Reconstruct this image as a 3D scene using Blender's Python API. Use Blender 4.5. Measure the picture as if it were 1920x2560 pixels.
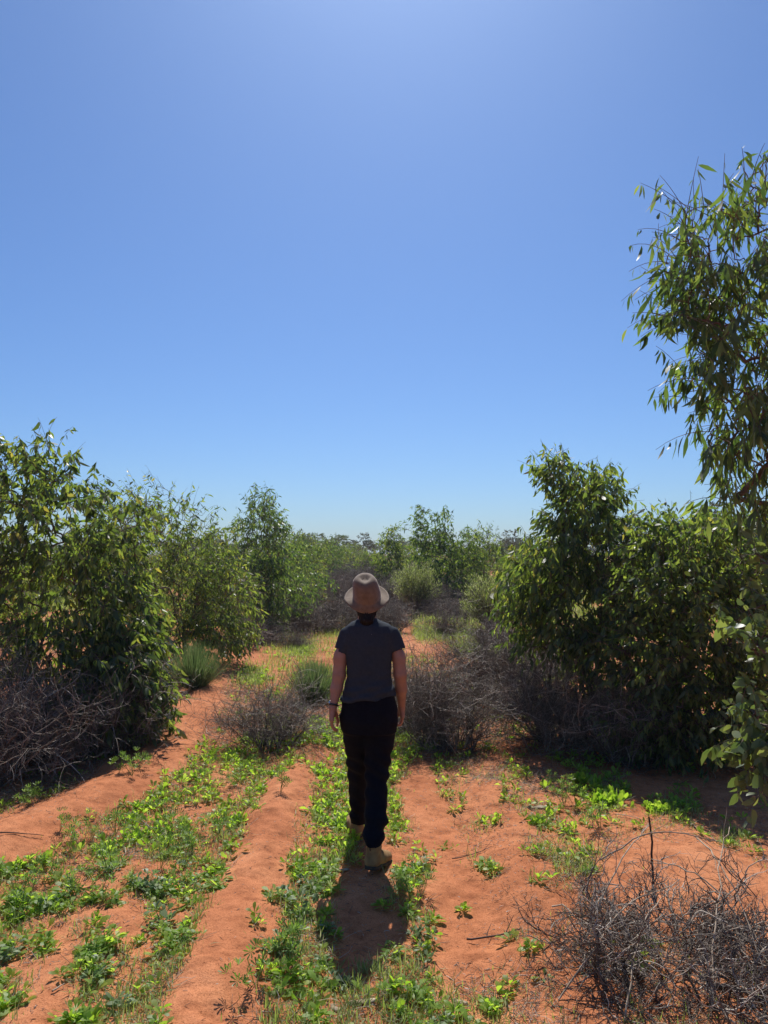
import bpy, math
import numpy as np
from mathutils import Vector

for o in list(bpy.data.objects):
    bpy.data.objects.remove(o)
C = bpy.context.scene
R = math.radians

# ------------------------------------------------------------------ camera, sky, sun, exposure
CAMZ, PITCH, FPX = 1.8, R(3.17), 1898.0
cam_d = bpy.data.cameras.new('camera')
cam = bpy.data.objects.new('camera', cam_d)
C.collection.objects.link(cam)
cam.location = (0, 0, CAMZ)
cam.rotation_euler = (R(90) + PITCH, 0, 0)
cam_d.sensor_fit = 'VERTICAL'
cam_d.angle = 2 * math.atan(1280 / FPX)
cam_d.clip_end = 6000
cam_d.clip_start = 0.05
C.camera = cam

SUN_EL, SUN_AZ = R(52), R(1.2)          # azimuth measured from +Y towards +X
world = bpy.data.worlds.new('World')
C.world = world
world.use_nodes = True
wn = world.node_tree
wn.nodes.clear()
sky = wn.nodes.new('ShaderNodeTexSky')
sky.sky_type = 'NISHITA'
sky.sun_disc = False
sky.sun_elevation = SUN_EL
sky.sun_rotation = SUN_AZ
sky.altitude = 0
sky.air_density = 1.0
sky.dust_density = 0.7
sky.ozone_density = 4.5
bg = wn.nodes.new('ShaderNodeBackground')
bg.inputs[1].default_value = 0.076
wo = wn.nodes.new('ShaderNodeOutputWorld')
tint = wn.nodes.new('ShaderNodeMix'); tint.data_type = 'RGBA'; tint.blend_type = 'MULTIPLY'
tint.inputs[0].default_value = 1.0; tint.inputs[7].default_value = (.69, .91, 1.21, 1)
wn.links.new(sky.outputs[0], tint.inputs[6])
wn.links.new(tint.outputs[2], bg.inputs[0])
wn.links.new(bg.outputs[0], wo.inputs[0])

sd = bpy.data.lights.new('sun', 'SUN')
sd.energy = 4.9
sd.angle = R(0.53)
sd.color = (1.0, 0.95, 0.88)
sun = bpy.data.objects.new('sun', sd)
C.collection.objects.link(sun)
sdir = Vector((math.sin(SUN_AZ) * math.cos(SUN_EL), math.cos(SUN_AZ) * math.cos(SUN_EL), math.sin(SUN_EL)))
sun.rotation_euler = sdir.to_track_quat('Z', 'Y').to_euler()
sun.location = (0, 10, 20)

C.view_settings.view_transform = 'Standard'
C.view_settings.look = 'None'
C.view_settings.exposure = 0.2
C.view_settings.gamma = 1.0
C.cycles.max_bounces = 7
C.cycles.diffuse_bounces = 3
C.cycles.transmission_bounces = 5
C.cycles.transparent_max_bounces = 6

# ------------------------------------------------------------------ helpers
def ray(px, py):
    u, v, f = px - 960.0, 1280.0 - py, FPX
    c, s = math.cos(PITCH), math.sin(PITCH)
    return np.array([u, f * c - v * s, f * s + v * c])

def P(px, py, Y):
    d = ray(px, py)
    t = Y / d[1]
    return np.array([d[0] * t, Y, CAMZ + d[2] * t])

def G(px, py):
    d = ray(px, py)
    t = -CAMZ / d[2]
    return np.array([d[0] * t, d[1] * t])

def proj(x, y, z=0.0):
    c, s = math.cos(PITCH), math.sin(PITCH)
    dz = z - CAMZ
    depth = y * c + dz * s
    up = -y * s + dz * c
    depth = np.where(np.abs(depth) < 1e-3, 1e-3, depth)
    return 960 + FPX * x / depth, 1280 - FPX * up / depth

def hash2(ix, iy, seed):
    n = (ix.astype(np.int64) * 374761393 + iy.astype(np.int64) * 668265263 + seed * 144665) & 0x7fffffff
    n = (n ^ (n >> 13)) * 1274126177 & 0x7fffffff
    n = n ^ (n >> 16)
    return (n & 0xffff) / 65535.0

def vnoise(x, y, seed=0):
    x = np.asarray(x, float); y = np.asarray(y, float)
    ix = np.floor(x); iy = np.floor(y)
    fx = x - ix; fy = y - iy
    fx = fx * fx * (3 - 2 * fx); fy = fy * fy * (3 - 2 * fy)
    a = hash2(ix, iy, seed); b = hash2(ix + 1, iy, seed)
    c = hash2(ix, iy + 1, seed); d = hash2(ix + 1, iy + 1, seed)
    return (a * (1 - fx) + b * fx) * (1 - fy) + (c * (1 - fx) + d * fx) * fy - 0.5

def segdist(x, y, pts):
    d = np.full(np.shape(x), 1e9)
    for (a, b) in zip(pts[:-1], pts[1:]):
        ab = b - a
        t = np.clip(((x - a[0]) * ab[0] + (y - a[1]) * ab[1]) / (ab @ ab), 0, 1)
        d = np.minimum(d, np.hypot(x - a[0] - t * ab[0], y - a[1] - t * ab[1]))
    return d

RIDGES = [([(-200, 2200), (100, 2070), (330, 1950), (450, 1830), (530, 1720), (610, 1620)], 0.11, 0.34),
          ([(430, 2640), (530, 2450), (600, 2280), (670, 2080), (740, 1930), (790, 1830)], 0.075, 0.2),
          ([(60, 2700), (170, 2420), (330, 2190)], 0.05, 0.2),
          ([(1120, 2600), (1180, 2300), (1130, 2050)], -0.045, 0.22),
          ([(1330, 2250), (1300, 2100), (1220, 1960)], 0.05, 0.16),
          ([(1900, 2300), (1700, 2160), (1560, 2080)], 0.06, 0.35)]
RIDGES = [([G(*p) for p in pts], a, w) for pts, a, w in RIDGES]

def hgt(x, y):
    x = np.asarray(x, float); y = np.asarray(y, float)
    h = 0.07 * vnoise(x * 0.45, y * 0.35, 3) + 0.045 * vnoise(x * 1.5, y * 0.9, 5) + 0.02 * vnoise(x * 4.1, y * 3.1, 8)
    for pts, a, w in RIDGES:
        d = segdist(x, y, pts)
        h = h + a * np.exp(-(d / w) ** 2)
    far = np.clip((np.abs(y) - 25) / 60, 0, 1)
    h = h * (1 - far) + far * 0.25 * vnoise(x * 0.03, y * 0.03, 11)
    pf = np.exp(-((x + 0.03) ** 2 + (y - 4.6) ** 2) / 0.35)
    return h * (1 - 0.85 * pf)

def mesh_np(name, V, quads=None, tris=None, smooth=True, mats=(), qm=None, tm=None):
    me = bpy.data.meshes.new(name)
    V = np.asarray(V, np.float32)
    q = np.zeros((0, 4), np.int32) if quads is None else np.asarray(quads, np.int32).reshape(-1, 4)
    t = np.zeros((0, 3), np.int32) if tris is None else np.asarray(tris, np.int32).reshape(-1, 3)
    me.vertices.add(len(V))
    me.vertices.foreach_set('co', V.ravel())
    nl = q.size + t.size
    me.loops.add(nl)
    me.loops.foreach_set('vertex_index', np.concatenate([q.ravel(), t.ravel()]).astype(np.int32))
    me.polygons.add(len(q) + len(t))
    starts = np.concatenate([np.arange(len(q)) * 4, q.size + np.arange(len(t)) * 3]).astype(np.int32)
    me.polygons.foreach_set('loop_start', starts)
    me.polygons.foreach_set('use_smooth', np.full(len(q) + len(t), smooth))
    if qm is not None or tm is not None:
        a = np.zeros(len(q), np.int32) if qm is None else qm
        b = np.zeros(len(t), np.int32) if tm is None else tm
        me.polygons.foreach_set('material_index', np.concatenate([a, b]).astype(np.int32))
    for m in mats:
        me.materials.append(m)
    me.update(calc_edges=True)
    me.validate()
    return me

class Acc:
    def __init__(self):
        self.V = []; self.Q = []; self.T = []; self.qm = []; self.tm = []; self.n = 0
    def add(self, V, Q=None, T=None, m=0):
        V = np.asarray(V, float).reshape(-1, 3)
        if Q is not None and len(Q):
            Q = np.asarray(Q).reshape(-1, 4); self.Q.append(Q + self.n); self.qm.append(np.full(len(Q), m))
        if T is not None and len(T):
            T = np.asarray(T).reshape(-1, 3); self.T.append(T + self.n); self.tm.append(np.full(len(T), m))
        self.V.append(V); self.n += len(V)
        return self
    def mesh(self, name, mats, smooth=True):
        cat = lambda L, k: np.concatenate(L) if L else np.zeros((0, k) if k > 1 else 0, int)
        return mesh_np(name, np.concatenate(self.V), cat(self.Q, 4), cat(self.T, 3), smooth, mats,
                       cat(self.qm, 1), cat(self.tm, 1))

def link(name, me, parent=None, loc=None):
    o = bpy.data.objects.new(name, me)
    C.collection.objects.link(o)
    if parent is not None: o.parent = parent
    if loc is not None: o.location = loc
    return o

def tag(o, label=None, cat=None, group=None, kind=None):
    if label: o['label'] = label
    if cat: o['category'] = cat
    if group: o['group'] = group
    if kind: o['kind'] = kind
    return o

def copy_tree(o):
    c = o.copy(); C.collection.objects.link(c)
    for ch in list(o.children):
        k = ch.copy(); C.collection.objects.link(k); k.parent = c
        for g in list(ch.children):
            d = g.copy(); C.collection.objects.link(d); d.parent = k
    return c

def nrm(v):
    return v / np.maximum(np.linalg.norm(v, axis=-1, keepdims=True), 1e-9)

def tubes(acc, pts, rad, sides=4, m=0):
    """pts (N,P,3), rad (N,P)"""
    N, Pn, _ = pts.shape
    if N == 0: return
    tan = np.gradient(pts, axis=1)
    tan = nrm(tan)
    ref = np.where(np.abs(tan[..., 2:3]) < 0.8, np.array([0, 0, 1.0]), np.array([1.0, 0, 0]))
    ref = np.broadcast_to(ref[:, :1], tan.shape)
    a = nrm(np.cross(tan, ref)); b = np.cross(tan, a)
    ang = np.arange(sides) * 2 * math.pi / sides
    ring = a[:, :, None] * np.cos(ang)[None, None, :, None] + b[:, :, None] * np.sin(ang)[None, None, :, None]
    V = pts[:, :, None] + ring * rad[:, :, None, None]
    idx = np.arange(N * Pn * sides).reshape(N, Pn, sides)
    nx = np.roll(idx, -1, axis=2)
    Q = np.stack([idx[:, :-1], nx[:, :-1], nx[:, 1:], idx[:, 1:]], -1).reshape(-1, 4)
    acc.add(V, Q, m=m)

LT = {  # leaf outlines: stations (t, half width)
    'lance': [(0.22, .7), (0.5, 1.0), (0.8, .55)],
    'ovate': [(0.15, .75), (0.42, 1.0), (0.78, .62)],
    'spat': [(0.35, .35), (0.62, .95), (0.86, .85)],
    'thin': [(0.5, 1.0)],
    'fan': [(0.45, .6), (0.85, 1.0)],
}
def leaves(acc, pos, d, nh, L, W, bend, shape='lance', m=0, side=None, rng=None, fold=0.0):
    """pos,d,nh (N,3); L,W,bend (N,). bend curls the leaf towards -normal along its length."""
    st = LT[shape]
    N = len(pos)
    if N == 0: return
    d = nrm(d); s = nrm(np.cross(d, nh)); n = np.cross(s, d)
    if side is None: side = np.zeros(N)
    vs = [pos]
    def at(t, w):
        c = pos + d * (L * t)[:, None] if np.ndim(t) else pos + d * (L * t)[:, None]
        c = c - n * (bend * L * t * t)[:, None] + s * (side * L * t * (1 - t) * 2)[:, None]
        return c + s * (W * w)[:, None] + n * (np.abs(W * w) * fold)[:, None]
    for t, w in st:
        vs.append(at(t, -w)); vs.append(at(t, w))
    vs.append(at(1.0, 0.0))
    V = np.stack(vs, 1)
    k = V.shape[1]
    base = (np.arange(N) * k)[:, None]
    T = [[0, 1, 2], [k - 1, k - 2, k - 3]]
    T = (base[:, None, :] * 0 + np.array(T)[None] + base[:, :, None]).reshape(-1, 3)
    Qs = [[1 + 2 * i, 3 + 2 * i, 4 + 2 * i, 2 + 2 * i] for i in range(len(st) - 1)]
    Q = None
    if Qs:
        Q = (np.array(Qs)[None] + base[:, :, None]).reshape(-1, 4)
    acc.add(V, Q, T, m)

ORD = ['leftmost', 'second', 'third', 'fourth', 'fifth', 'sixth', 'seventh', 'eighth', 'ninth', 'tenth', 'eleventh', 'twelfth', 'thirteenth', 'fourteenth', 'fifteenth',
       'sixteenth', 'seventeenth', 'eighteenth', 'nineteenth', 'twentieth'] + [a + b for a in ('twenty-', 'thirty-') for b in ('first', 'second', 'third', 'fourth', 'fifth', 'sixth', 'seventh', 'eighth', 'ninth')]
def ordinal(i): return 'leftmost' if i == 0 else (ORD[i] if i < len(ORD) else 'rightmost') + ' from left'
def label_cells(items, hb, db, cat_group):
    """items (obj, x, y, noun): one label per object from its cell and its order in the cell"""
    cells = {}
    for o, x_, y_, noun in items:
        px, py = proj(x_, y_)
        h = next((n for lim, n in hb if px < lim), hb[-1][1]); d = next((n for lim, n in db if y_ < lim), db[-1][1])
        cells.setdefault((noun, h, d), []).append((px, o))
    for (noun, h, d), L_ in cells.items():
        L_.sort(key=lambda q: q[0])
        for i, (px, o) in enumerate(L_):
            o['label'] = (ordinal(i) + ' ' if len(L_) > 1 else '') + noun + ' ' + h + ', ' + d
            o['group'] = cat_group.get(noun, noun + 's')

# ------------------------------------------------------------------ materials
def newmat(name):
    m = bpy.data.materials.new(name); m.use_nodes = True
    nt = m.node_tree; nt.nodes.clear()
    out = nt.nodes.new('ShaderNodeOutputMaterial')
    return m, nt, out

def ramp(nt, cols, fac):
    r = nt.nodes.new('ShaderNodeValToRGB')
    e = r.color_ramp.elements
    while len(e) < len(cols): e.new(0.5)
    for i, (p, c) in enumerate(cols):
        e[i].position = p; e[i].color = (*c, 1)
    nt.links.new(fac, r.inputs[0])
    return r.outputs[0]

def leaf_mat(name, cols, tcols, rough=0.38, trans=0.45, spec=0.5):
    m, nt, out = newmat(name)
    geo = nt.nodes.new('ShaderNodeNewGeometry')
    f = geo.outputs['Random Per Island']
    c1 = ramp(nt, cols, f); c2 = ramp(nt, tcols, f)
    pb = nt.nodes.new('ShaderNodeBsdfPrincipled')
    pb.inputs['Roughness'].default_value = rough
    pb.inputs['Specular IOR Level'].default_value = spec
    nt.links.new(c1, pb.inputs['Base Color'])
    tr = nt.nodes.new('ShaderNodeBsdfTranslucent')
    nt.links.new(c2, tr.inputs[0])
    mx = nt.nodes.new('ShaderNodeMixShader'); mx.inputs[0].default_value = trans
    nt.links.new(pb.outputs[0], mx.inputs[1]); nt.links.new(tr.outputs[0], mx.inputs[2])
    nt.links.new(mx.outputs[0], out.inputs[0])
    return m

def twig_mat(name, cols, rough=0.75):
    m, nt, out = newmat(name)
    geo = nt.nodes.new('ShaderNodeNewGeometry')
    pb = nt.nodes.new('ShaderNodeBsdfPrincipled')
    nt.links.new(ramp(nt, cols, geo.outputs['Random Per Island']), pb.inputs['Base Color'])
    pb.inputs['Roughness'].default_value = rough
    nt.links.new(pb.outputs[0], out.inputs[0])
    return m

def noise_mat(name, c1, c2, scale, rough=0.85, bump=0.0, bscale=None, detail=4, sheen=0, lo=.35, hi=.65):
    m, nt, out = newmat(name)
    tc = nt.nodes.new('ShaderNodeTexCoord')
    n = nt.nodes.new('ShaderNodeTexNoise'); n.inputs['Scale'].default_value = scale; n.inputs['Detail'].default_value = detail
    nt.links.new(tc.outputs['Object'], n.inputs['Vector'])
    pb = nt.nodes.new('ShaderNodeBsdfPrincipled')
    nt.links.new(ramp(nt, [(lo, c1), (hi, c2)], n.outputs[0]), pb.inputs['Base Color'])
    pb.inputs['Roughness'].default_value = rough
    if sheen: pb.inputs['Sheen Weight'].default_value = sheen
    if bump:
        n2 = nt.nodes.new('ShaderNodeTexNoise'); n2.inputs['Scale'].default_value = bscale or scale * 4
        nt.links.new(tc.outputs['Object'], n2.inputs['Vector'])
        b = nt.nodes.new('ShaderNodeBump'); b.inputs['Strength'].default_value = 1.0; b.inputs['Distance'].default_value = bump
        nt.links.new(n2.outputs[0], b.inputs['Height']); nt.links.new(b.outputs[0], pb.inputs['Normal'])
    nt.links.new(pb.outputs[0], out.inputs[0])
    return m

M = {}
M['gum'] = leaf_mat('gum_leaf', [(0, (.045, .075, .045)), (.5, (.085, .12, .07)), (.96, (.14, .18, .09)), (1, (.26, .22, .09))],
                    [(0, (.09, .16, .03)), (.5, (.24, .36, .045)), (.92, (.48, .60, .07)), (1, (.62, .55, .08))], .44, .50, .5)
M['gumdark'] = leaf_mat('gum_leaf_blue', [(0, (.04, .068, .046)), (.6, (.072, .108, .07)), (1, (.12, .16, .09))],
                    [(0, (.09, .18, .03)), (.6, (.22, .35, .05)), (1, (.46, .58, .07))], .44, .48, .5)
M['gumround'] = leaf_mat('gum_leaf_round', [(0, (.075, .12, .065)), (.6, (.12, .17, .09)), (1, (.17, .22, .10))],
                    [(0, (.13, .21, .04)), (.6, (.26, .36, .06)), (1, (.42, .50, .09))], .42, .42, .45)
M['far'] = leaf_mat('far_leaf', [(0, (.05, .07, .04)), (.6, (.085, .11, .06)), (1, (.12, .14, .08))],
                    [(0, (.09, .15, .03)), (.6, (.18, .25, .05)), (1, (.28, .35, .08))], .5, .4, .3)
M['farbrown'] = leaf_mat('mallee_leaf', [(0, (.05, .06, .03)), (.6, (.08, .085, .045)), (1, (.12, .11, .06))],
                    [(0, (.05, .07, .02)), (.6, (.09, .11, .03)), (1, (.14, .15, .05))], .5, .35, .3)
M['broom'] = leaf_mat('broom_leaf', [(0, (.2, .24, .11)), (.6, (.28, .32, .15)), (1, (.48, .48, .34))],
                    [(0, (.32, .42, .08)), (.6, (.48, .58, .12)), (1, (.7, .7, .4))], .5, .45, .3)
M['weed'] = leaf_mat('weed_leaf', [(0, (.13, .22, .045)), (.5, (.21, .34, .06)), (.95, (.34, .44, .10)), (1, (.5, .47, .33))],
                    [(0, (.30, .54, .03)), (.5, (.46, .70, .045)), (1, (.62, .80, .09))], .46, .60, .35)
M['weedgrey'] = leaf_mat('weed_grey_leaf', [(0, (.13, .19, .08)), (.6, (.2, .28, .12)), (1, (.32, .38, .22))],
                    [(0, (.16, .28, .08)), (.6, (.26, .40, .12)), (1, (.42, .5, .2))], .5, .42, .35)
M['lupin'] = leaf_mat('lupin_leaf', [(0, (.11, .19, .055)), (1, (.17, .27, .075))],
                    [(0, (.22, .40, .05)), (1, (.34, .54, .06))], .45, .4, .4)
M['grass'] = leaf_mat('grass_blade', [(0, (.14, .20, .07)), (.75, (.22, .30, .11)), (.9, (.30, .35, .16)), (1, (.46, .40, .26))],
                    [(0, (.3, .42, .06)), (.75, (.46, .58, .10)), (1, (.6, .58, .3))], .5, .48, .3)
M['tuss'] = leaf_mat('tussock_blade', [(0, (.06, .10, .045)), (.7, (.11, .16, .08)), (1, (.28, .28, .16))],
                    [(0, (.10, .18, .05)), (.7, (.18, .28, .08)), (1, (.4, .42, .18))], .5, .4, .3)
M['twig'] = twig_mat('dead_twig', [(0, (.06, .044, .032)), (.5, (.15, .115, .086)), (.8, (.29, .23, .18)), (1, (.52, .45, .37))], .6)
M['scrub'] = twig_mat('dead_scrub', [(0, (.065, .05, .038)), (.6, (.14, .108, .084)), (1, (.32, .26, .2))], .7)
M['straw'] = twig_mat('straw', [(0, (.16, .10, .06)), (.5, (.32, .25, .15)), (1, (.55, .48, .36))], .6)
M['bark'] = noise_mat('young_bark', (.09, .06, .045), (.2, .15, .11), 18, .8, .002, 60)
M['stem'] = twig_mat('green_stem', [(0, (.10, .12, .05)), (1, (.2, .14, .08))], .6)

def sand_material():
    m, nt, out = newmat('red_sand')
    tc = nt.nodes.new('ShaderNodeTexCoord')
    def noise(scale, detail, rough=.6):
        n = nt.nodes.new('ShaderNodeTexNoise'); n.inputs['Scale'].default_value = scale
        n.inputs['Detail'].default_value = detail; n.inputs['Roughness'].default_value = rough
        nt.links.new(tc.outputs['Object'], n.inputs['Vector']); return n.outputs[0]
    big = noise(.9, 4); mid = noise(9, 5, .65); fine = noise(170, 3, .7); spk = noise(95, 2, .5)
    def mul(a, b):
        x = nt.nodes.new('ShaderNodeMix'); x.data_type = 'RGBA'; x.blend_type = 'MULTIPLY'; x.inputs[0].default_value = 1
        nt.links.new(a, x.inputs[6]); nt.links.new(b, x.inputs[7]); return x.outputs[2]
    c = ramp(nt, [(.3, (.36, .122, .050)), (.5, (.48, .178, .076)), (.72, (.58, .25, .118))], big)
    c2 = ramp(nt, [(.28, (.62, .56, .52)), (.52, (1, 1, 1)), (.8, (1.12, 1.15, 1.2))], mid)
    c3 = ramp(nt, [(.3, (.5, .45, .4)), (.48, (1, 1, 1)), (.7, (1.15, 1.22, 1.3))], fine)
    c4 = ramp(nt, [(.27, (.35, .3, .28)), (.35, (1, 1, 1))], spk)
    col = mul(mul(mul(c, c2), c3), c4)
    pb = nt.nodes.new('ShaderNodeBsdfPrincipled')
    nt.links.new(col, pb.inputs['Base Color']); pb.inputs['Roughness'].default_value = .95
    pb.inputs['Specular IOR Level'].default_value = .15
    b1 = nt.nodes.new('ShaderNodeBump'); b1.inputs['Distance'].default_value = .022; b1.inputs['Strength'].default_value = .8
    nt.links.new(mid, b1.inputs['Height'])
    b2 = nt.nodes.new('ShaderNodeBump'); b2.inputs['Distance'].default_value = .003; b2.inputs['Strength'].default_value = .7
    nt.links.new(fine, b2.inputs['Height']); nt.links.new(b1.outputs[0], b2.inputs['Normal'])
    nt.links.new(b2.outputs[0], pb.inputs['Normal'])
    nt.links.new(pb.outputs[0], out.inputs[0])
    return m
M['sand'] = sand_material()

# ------------------------------------------------------------------ ground: one sheet to the horizon
ys = list(-np.geomspace(1500, 3, 40)) + list(np.linspace(-2.4, 2.2, 24))
y = 2.3
while y < 22: ys.append(y); y += max(.014, .005 * y)
while y < 4000: ys.append(y); y *= 1.06
xs = np.arange(-3.3, 3.3001, .017)
ext = []
x = 3.33; st = .03
while x < 3500: ext.append(x); x += st; st *= 1.12
xs = np.concatenate([-np.array(ext)[::-1], xs, np.array(ext)])
ys = np.array(ys)
XX, YY = np.meshgrid(xs, ys)
ZZ = hgt(XX, YY)
near = np.clip(1 - (np.abs(YY) - 14) / 10, 0, 1)
ZZ = ZZ + near * (0.022 * vnoise(XX * 8, YY * 7, 21) + .010 * vnoise(XX * 20, YY * 19, 22) + .009 * vnoise(XX * 41, YY * 39, 23))
idx = np.arange(XX.size).reshape(XX.shape)
Q = np.stack([idx[:-1, :-1], idx[:-1, 1:], idx[1:, 1:], idx[1:, :-1]], -1).reshape(-1, 4)
g = link('ground', mesh_np('ground', np.stack([XX, YY, ZZ], -1).reshape(-1, 3), Q, mats=[M['sand']]))
tag(g, kind='structure')


# ------------------------------------------------------------------ the person (bodies grown as one smooth surface each)
class SDF:
    def __init__(s, lo, hi, h):
        s.lo = np.array(lo, float); s.h = h
        s.n = np.ceil((np.array(hi) - s.lo) / h).astype(int) + 1
        s.D = np.full(s.n, .08, np.float32)
    def _sl(s, lo, hi, pad):
        a = np.maximum(0, np.floor((np.array(lo) - pad - s.lo) / s.h).astype(int)); b = np.minimum(s.n, np.ceil((np.array(hi) + pad - s.lo) / s.h).astype(int) + 1)
        sl = tuple(slice(i, j) for i, j in zip(a, b))
        g = [s.lo[k] + s.h * np.arange(a[k], b[k]) for k in range(3)]
        return sl, np.meshgrid(*g, indexing='ij')
    def _mix(s, sl, d, k):
        o = s.D[sl]
        hh = np.clip(.5 + .5 * (o - d) / k, 0, 1)
        s.D[sl] = o * (1 - hh) + d * hh - k * hh * (1 - hh)
    def cap(s, a, b, r1, r2, k=.012, flat=(1, 1, 1), cut=None):
        a = np.array(a, float); b = np.array(b, float); r = max(r1, r2)
        sl, (X, Y, Z) = s._sl(np.minimum(a, b) - r, np.maximum(a, b) + r, .06)
        ab = b - a
        t = np.clip(((X - a[0]) * ab[0] + (Y - a[1]) * ab[1] + (Z - a[2]) * ab[2]) / max(ab @ ab, 1e-9), 0, 1)
        d = np.sqrt(((X - a[0] - t * ab[0]) / flat[0]) ** 2 + ((Y - a[1] - t * ab[1]) / flat[1]) ** 2 + ((Z - a[2] - t * ab[2]) / flat[2]) ** 2) - (r1 + (r2 - r1) * t)
        if cut is not None: d = np.maximum(d, cut(X, Y, Z))
        s._mix(sl, d, k)
    def ell(s, c, r, k=.012, rot=0.0):
        c = np.array(c, float); r = np.array(r, float)
        sl, (X, Y, Z) = s._sl(c - r.max(), c + r.max(), .06)
        y = Y - c[1]; z = Z - c[2]; cs, sn = math.cos(-rot), math.sin(-rot)
        y2 = y * cs - z * sn; z2 = y * sn + z * cs
        q = np.sqrt(((X - c[0]) / r[0]) ** 2 + (y2 / r[1]) ** 2 + (z2 / r[2]) ** 2)
        s._mix(sl, (q - 1) * r.min(), k)
    def loft(s, st, k=.02, cut=None, pw=2.3):
        st = sorted(st, key=lambda q: q[0][2])
        z = np.array([q[0][2] for q in st]); cx = [q[0][0] for q in st]; cy = [q[0][1] for q in st]; rx = [q[1] for q in st]; ry = [q[2] for q in st]
        mr = max(rx + ry)
        sl, (X, Y, Z) = s._sl([min(cx) - mr, min(cy) - mr, z[0]], [max(cx) + mr, max(cy) + mr, z[-1]], .06)
        f = lambda v: np.interp(Z, z, v)
        RX, RY = f(rx), f(ry)
        q = ((np.abs(X - f(cx)) / RX) ** pw + (np.abs(Y - f(cy)) / RY) ** pw) ** (1 / pw)
        d = (q - 1) * np.minimum(RX, RY)
        d = np.maximum(d, np.maximum(z[0] - Z, Z - z[-1]))
        if cut is not None: d = np.maximum(d, cut(X, Y, Z))
        s._mix(sl, d, k)
    def mesh(s):
        D = s.D; S = D < 0; nx, ny, nz = D.shape
        V = []; cell = -np.ones((nx - 1, ny - 1, nz - 1), np.int64)
        cnt = np.zeros(cell.shape, np.float32); acc = np.zeros(cell.shape + (3,), np.float32)
        cor = [(i, j, k) for i in (0, 1) for j in (0, 1) for k in (0, 1)]
        g = lambda c: (slice(c[0], nx - 1 + c[0]), slice(c[1], ny - 1 + c[1]), slice(c[2], nz - 1 + c[2]))
        ins = sum(S[g(c)].astype(np.int8) for c in cor)
        act = np.argwhere((ins > 0) & (ins < 8))
        vals = np.stack([D[act[:, 0] + c[0], act[:, 1] + c[1], act[:, 2] + c[2]] for c in cor], 1)
        P_ = np.zeros((len(act), 3)); n = np.zeros(len(act))
        for i in range(8):
            for j in range(i + 1, 8):
                df = np.array(cor[j]) - np.array(cor[i])
                if np.abs(df).sum() != 1: continue
                a, b = vals[:, i], vals[:, j]; m = (a < 0) != (b < 0)
                t = np.where(m, a / np.where(m, a - b, 1), 0)
                P_ += m[:, None] * (np.array(cor[i]) + t[:, None] * df); n += m
        P_ = s.lo + s.h * (act + P_ / n[:, None])
        cell[tuple(act.T)] = np.arange(len(act))
        Q = []
        for ax in range(3):
            sa = [slice(1, m - 1) for m in D.shape]; sa[ax] = slice(0, D.shape[ax] - 1)
            sb = list(sa); sb[ax] = slice(1, D.shape[ax])
            A, B = S[tuple(sa)], S[tuple(sb)]
            for flip in (0, 1):
                e = np.argwhere((A & ~B) if not flip else (~A & B))
                off = np.ones(3, int); off[ax] = 0; e = e + off
                u, v = [k for k in range(3) if k != ax]
                du = np.zeros(3, int); du[u] = 1; dv = np.zeros(3, int); dv[v] = 1
                c = lambda w: cell[tuple((e - w).T)]
                q = np.stack([c(du + dv), c(dv), c(0 * du), c(du)], 1)
                if (ax == 1) ^ bool(flip): q = q[:, ::-1]
                Q.append(q)
        Q = np.concatenate(Q); Q = Q[(Q >= 0).all(1)]
        return P_, Q

def smooth(V, Q, it):
    for _ in range(it):
        s = np.zeros_like(V); n = np.zeros(len(V))
        for k in range(4):
            a, b = Q[:, k], Q[:, (k + 1) % 4]
            np.add.at(s, a, V[b]); np.add.at(n, a, 1); np.add.at(s, b, V[a]); np.add.at(n, b, 1)
        V = V * .5 + .5 * s / np.maximum(n, 1)[:, None]
    return V

def vnorm(V, Q):
    fn = np.cross(V[Q[:, 2]] - V[Q[:, 0]], V[Q[:, 3]] - V[Q[:, 1]])
    N = np.zeros_like(V)
    for k in range(4): np.add.at(N, Q[:, k], fn)
    return nrm(N)

YB = 4.66; KB = YB / FPX
B = lambda px, py, dy=0.0: P(px, py, YB + dy)
M['skin'] = noise_mat('skin', (.30, .155, .105), (.36, .19, .13), 25, .5, .0004, 300)
M['skin'].node_tree.nodes['Principled BSDF'].inputs['Subsurface Weight'].default_value = .08
M['shirt'] = noise_mat('charcoal_cotton', (.028, .036, .048), (.034, .043, .056), 60, .9, .0006, 700)
M['trouser'] = noise_mat('black_navy_canvas', (.0025, .003, .007), (.0045, .0055, .011), 50, .85, .0006, 500)
for k_ in ('shirt', 'trouser'): M[k_].node_tree.nodes['Principled BSDF'].inputs['Specular IOR Level'].default_value = .15
M['hair'] = noise_mat('dark_hair', (.007, .005, .005), (.014, .010, .009), 120, .5, .001, 300)
M['hair'].node_tree.nodes['Principled BSDF'].inputs['Specular IOR Level'].default_value = .15
M['felt'] = noise_mat('tan_felt', (.135, .088, .052), (.19, .13, .08), 40, .9, .0006, 400, sheen=.3)
M['band'] = noise_mat('brown_band', (.10, .065, .045), (.13, .085, .06), 60, .6)
M['suede'] = noise_mat('sand_suede', (.23, .125, .045), (.36, .22, .085), 22, .9, .0008, 250)
M['rubber'] = noise_mat('dark_rubber', (.03, .025, .02), (.06, .045, .03), 60, .8)
M['strap'] = noise_mat('black_strap', (.012, .012, .012), (.02, .02, .02), 60, .4)
M['metal'] = noise_mat('steel_bead', (.6, .6, .6), (.7, .7, .7), 60, .2)
M['metal'].node_tree.nodes['Principled BSDF'].inputs['Metallic'].default_value = 1
M['print'] = noise_mat('grey_print', (.16, .16, .18), (.2, .2, .22), 60, .8)
M['eye'] = noise_mat('eye_white', (.7, .68, .66), (.75, .73, .7), 60, .3)

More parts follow.
